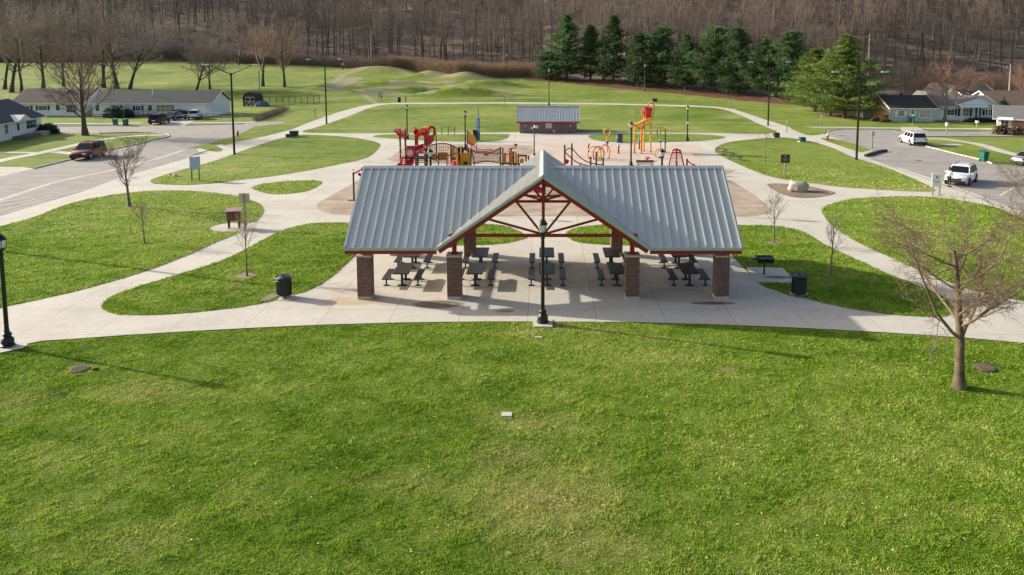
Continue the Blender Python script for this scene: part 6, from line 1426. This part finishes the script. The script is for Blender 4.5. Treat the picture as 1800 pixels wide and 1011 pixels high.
for i, (X, Y, _) in enumerate(rest):
    v, q = lodm[i % 8]; a = rn.uniform(0,6.28); s_ = rn.uniform(.75,1.15); c_, n_ = math.cos(a)*s_, math.sin(a)*s_
    VV.append(np.stack([v[:,0]*c_-v[:,1]*n_+X, v[:,0]*n_+v[:,1]*c_+Y, v[:,2]*s_+ht(X,Y)-.3],1)); QQ.append(q+off); off += len(v)
wd = fast_mesh('woodland', np.concatenate(VV), np.concatenate(QQ), TW_BR); tag(wd, kind='stuff')
print('woodland', len(near), len(rest), sum(len(q) for q in QQ))
# ---- brush, saplings and reeds along the wood edge
def stalks(name, pts, hmin, hmax, r, mat, spread=.35, fork=2, seed=1):
    g = np.random.default_rng(seed); S = []
    for (X, Y) in pts:
        z = ht(X, Y); h_ = g.uniform(hmin, hmax); d = np.array([g.normal()*spread, g.normal()*spread, 1.]); d /= np.linalg.norm(d)
        p = np.array([X,Y,z-.05]); q = p+d*h_*.55; S.append((*p,*q,r,r*.8))
        for _ in range(fork): e = d+g.normal(size=3)*.35; e /= np.linalg.norm(e); S.append((*q,*(q+e*h_*.45),r*.7,r*.3))
    v, q = frusta(S, 3); return tag(fast_mesh(name, v, q, mat), kind='stuff')
def band(x0, x1, n, d0, d1, seed):
    g = np.random.default_rng(seed); X = g.uniform(x0, x1, n); return [(a, foot(a)+g.uniform(d0, d1)) for a in X]
RX0 = P(690,123)[0]; RX1 = P(945,137)[0]
stalks('reeds', band(RX0-2, RX1+6, 9000, 1, 13, 3), 2.2, 4.6, .030, M('reed_brown','#94785f',.95,var=.35,scale=1.5), .10, 2, 4)
stalks('brush', band(-200, RX0+3, 9000, 1.5, 10, 5), 1.6, 4.6, .030, M('brush_brown','#6d5b50',.95,var=.35,scale=1.5), .45, 3, 6)
stalks('undergrowth', band(88, 200, 6500, 6, 26, 7), 1.2, 4.4, .028, M('undergrowth_brown','#7a6253',.95,var=.4,scale=1.5), .40, 3, 8)
stalks('dry_brush', [(P(xx,yy)[0], P(xx,yy)[1]) for xx, yy in [(450+g_[0]*55, 211-g_[0]*20+g_[1]*5) for g_ in np.random.default_rng(9).random((900,2))]], .5, 1.4, .02, M('brush_brown','#6a5548',.95), .6, 3, 10)

# ---- white pines
def needle_mat(name, c, hi):
    m = bpy.data.materials.new(name); m.use_nodes = True; nt = m.node_tree; b = nt.nodes['Principled BSDF']; oi = nd(nt, 'ShaderNodeObjectInfo')
    at = nd(nt, 'ShaderNodeAttribute', attribute_name='tone'); col = mixc(nt, at.outputs['Fac'], (*c,1), (*hi,1))
    hs = nd(nt, 'ShaderNodeHueSaturation'); nt.links.new(col, hs.inputs['Color']); nt.links.new(math_(nt,'ADD',.75,math_(nt,'MULTIPLY',oi.outputs['Random'],.5)), hs.inputs['Value'])
    nt.links.new(hs.outputs[0], b.inputs['Base Color']); b.inputs['Roughness'].default_value = .7
    tr = nd(nt, 'ShaderNodeBsdfTranslucent'); nt.links.new(hs.outputs[0], tr.inputs[0]); mx = nd(nt, 'ShaderNodeMixShader'); mx.inputs[0].default_value = .25
    nt.links.new(b.outputs[0], mx.inputs[1]); nt.links.new(tr.outputs[0], mx.inputs[2]); nt.links.new(mx.outputs[0], nt.nodes['Material Output'].inputs[0]); MATS[name] = m; return m
ND = needle_mat('pine_needles', (.042,.092,.030), (.125,.205,.065)); NL = needle_mat('light_pine_needles', (.085,.140,.026), (.230,.290,.060))
def pine_meshes(seed, H, rad, base, dens=1.0, power=.8):
    g = np.random.default_rng(seed); S = [(0,0,-.2,.15*g.normal(),.1*g.normal(),H*.5,.018*H,.012*H),(0,0,H*.5,0,0,H*.98,.012*H,.02)]
    W = []; z = base*H; lv = 0
    while z < H*.985:
        u = (z-base*H)/(H*(1-base)); L = rad*(1-u)**power*(.55+.45*min(1,u*5+.35))+.25; nb = int(g.integers(5,8))
        a0 = g.uniform(0,6.28)
        for j in range(nb):
            a = a0+6.28*j/nb+g.normal()*.25; l_ = L*g.uniform(.55,1.25)*(1+.28*math.sin(2*a+z*.5+seed)+.18*math.sin(z*1.9+seed*2+a)); up = .12+.5*u+g.normal()*.08; d = np.array([math.cos(a), math.sin(a), up]); d /= np.linalg.norm(d)
            p = np.array([0,0,z+g.normal()*.15]); mid = p+d*l_*.55; q = mid+(d+np.array([0,0,.25-.2*u]))*l_*.45
            S.append((*p,*mid,.05+.015*l_,.035)); S.append((*mid,*q,.035,.012))
            n = int((7+l_*8)*dens)
            for _ in range(n):
                t_ = g.uniform(.22,1.05)**.8; c = p+(mid-p)*(t_/.55) if t_ < .55 else mid+(q-mid)*((t_-.55)/.45)
                sp = .28*l_*(1.1-t_*.5)+.12; c = c+np.array([g.normal()*sp*.55, g.normal()*sp*.55, g.normal()*.13+.08]); W.append((*c, math.cos(a), math.sin(a)))
        z += H*.042*(1.15-.55*u)*g.uniform(.8,1.2)
    W = np.array(W); n = len(W); k = 6; C = np.repeat(W[:,:3], k, 0); A = np.repeat(W[:,3:5], k, 0)
    s_ = g.uniform(.20,.42,(n*k,1)); d = g.normal(size=(n*k,3)); d[:,2] = np.abs(d[:,2])*.45+.12; d[:,:2] += A*.9; d /= np.linalg.norm(d,axis=1)[:,None]
    e = np.cross(d, g.normal(size=(n*k,3))); e /= np.linalg.norm(e,axis=1)[:,None]
    C = C+g.normal(size=C.shape)*.10; V = np.stack([C-e*s_*.16, C+e*s_*.16, C+d*s_*1.25],1)
    return frusta(S, 5), (V.reshape(-1,3), np.arange(n*k*3).reshape(-1,3), np.repeat(np.clip(g.normal(.45,.28,n),0,1), k*3))
pine_protos = {}
def pine(label, var, x, y, H, mat, group=None, wide=1.0, rz=0):
    key = (var, mat.name)
    if key not in pine_protos:
        sd_, rad, base, pw, dn = {0:(1,.27,.07,.85,1.0),1:(2,.30,.10,.9,1.0),2:(3,.33,.05,.6,1.1),3:(4,.40,.09,.62,1.15),4:(5,.24,.08,.7,1.0)}[var]
        H0 = 13.0; (v,q),(fv,fq,tn) = pine_meshes(sd_, H0, rad*H0, base, dn, pw)
        t = T('pine_tree', label, 'pine tree', (x,y), rz, group); fast_mesh('trunk', v, q, BK_DK, t, smooth=True); f = fast_mesh('crown', fv, fq, mat, t, 3)
        a = f.data.attributes.new('tone','FLOAT','POINT'); a.data.foreach_set('value', tn.astype(np.float32)); pine_protos[key] = t
    else: t = copy_children(pine_protos[key], (x,y,ht(x,y)), rz, 1); t['label'] = label
    s_ = H/13.0; t.scale = (s_*wide*1.22, s_*wide*1.22, s_); return t
PN = [(962,140,92,2,1.3,'small low pine at the left end of the dark pine row'),(996,141,27,1,.95,'tallest pine, narrow-topped, near the left of the row'),(1038,141,47,0,1.0,'dark pine second tall one from the left of the row'),(1078,146,30,0,.95,'slender pine with a bright top, third tall one'),
      (1122,152,60,4,1.2,'dull loose pine left of the slim black pole'),(1160,152,50,2,.9,'full rounded pine right behind the slim black pole'),(1205,158,62,1,.95,'pine with a thin pale top in the middle of the row'),(1255,162,50,3,.85,'broad bushy pine in the middle right of the row'),
      (1296,166,52,2,.85,'dense pine right of the broad bushy one'),(1345,170,70,3,.8,'dark broad pine behind the double-arm street light'),(1388,174,58,2,.9,'tall dark pine next to the light green ones')]
for i, (xp, yp, top, var, wd_, lb) in enumerate(PN):
    x, y, H = at_h(xp, yp, top); pine(lb, var, x, y, H, ND, 'row of dark pines at the foot of the hill', wd_, i*1.3)
for i, (xp, yp, top, var, wd_, lb) in enumerate(((1432,196,88,1,1.45,'light green pine leftmost of the three on the lawn'),(1459,203,98,3,1.1,'light green pine in the middle of the three on the lawn'),(1484,208,66,1,1.3,'light green pine rightmost and tallest of the three on the lawn'))):
    x, y, H = at_h(xp, yp, top); pine(lb, var, x, y, H, NL, 'light green pines on the lawn', wd_, i*2.1)

# ---- fallen leaves and dry bits lying in the front lawn
g = np.random.default_rng(77); n = 5200; X = g.uniform(-26, 26, n); Y = 15+17*g.random(n)**.8
k = inpoly(X, Y, fore) & (g.random(n) < np.clip(.35+.03*X+.25*np.sin(X*.5)*np.sin(Y*.7), .08, 1)); X, Y = X[k], Y[k]; n = len(X); a = g.uniform(0,6.28,n); s_ = g.uniform(.012,.032,n); z = g.uniform(.035,.065,n)
V = np.stack([np.stack([X+np.cos(a+q)*s_*w_, Y+np.sin(a+q)*s_*w_, z+g.normal(0,.006,n)],1) for q, w_ in ((0,1.4),(1.7,.8),(3.1,1.2),(4.6,.8))],1)
tag(fast_mesh('fallen_leaves', V.reshape(-1,3), np.arange(n*4).reshape(-1,4), M('dry_leaf','#c4b08a',.8,var=.35,scale=9)), kind='stuff')
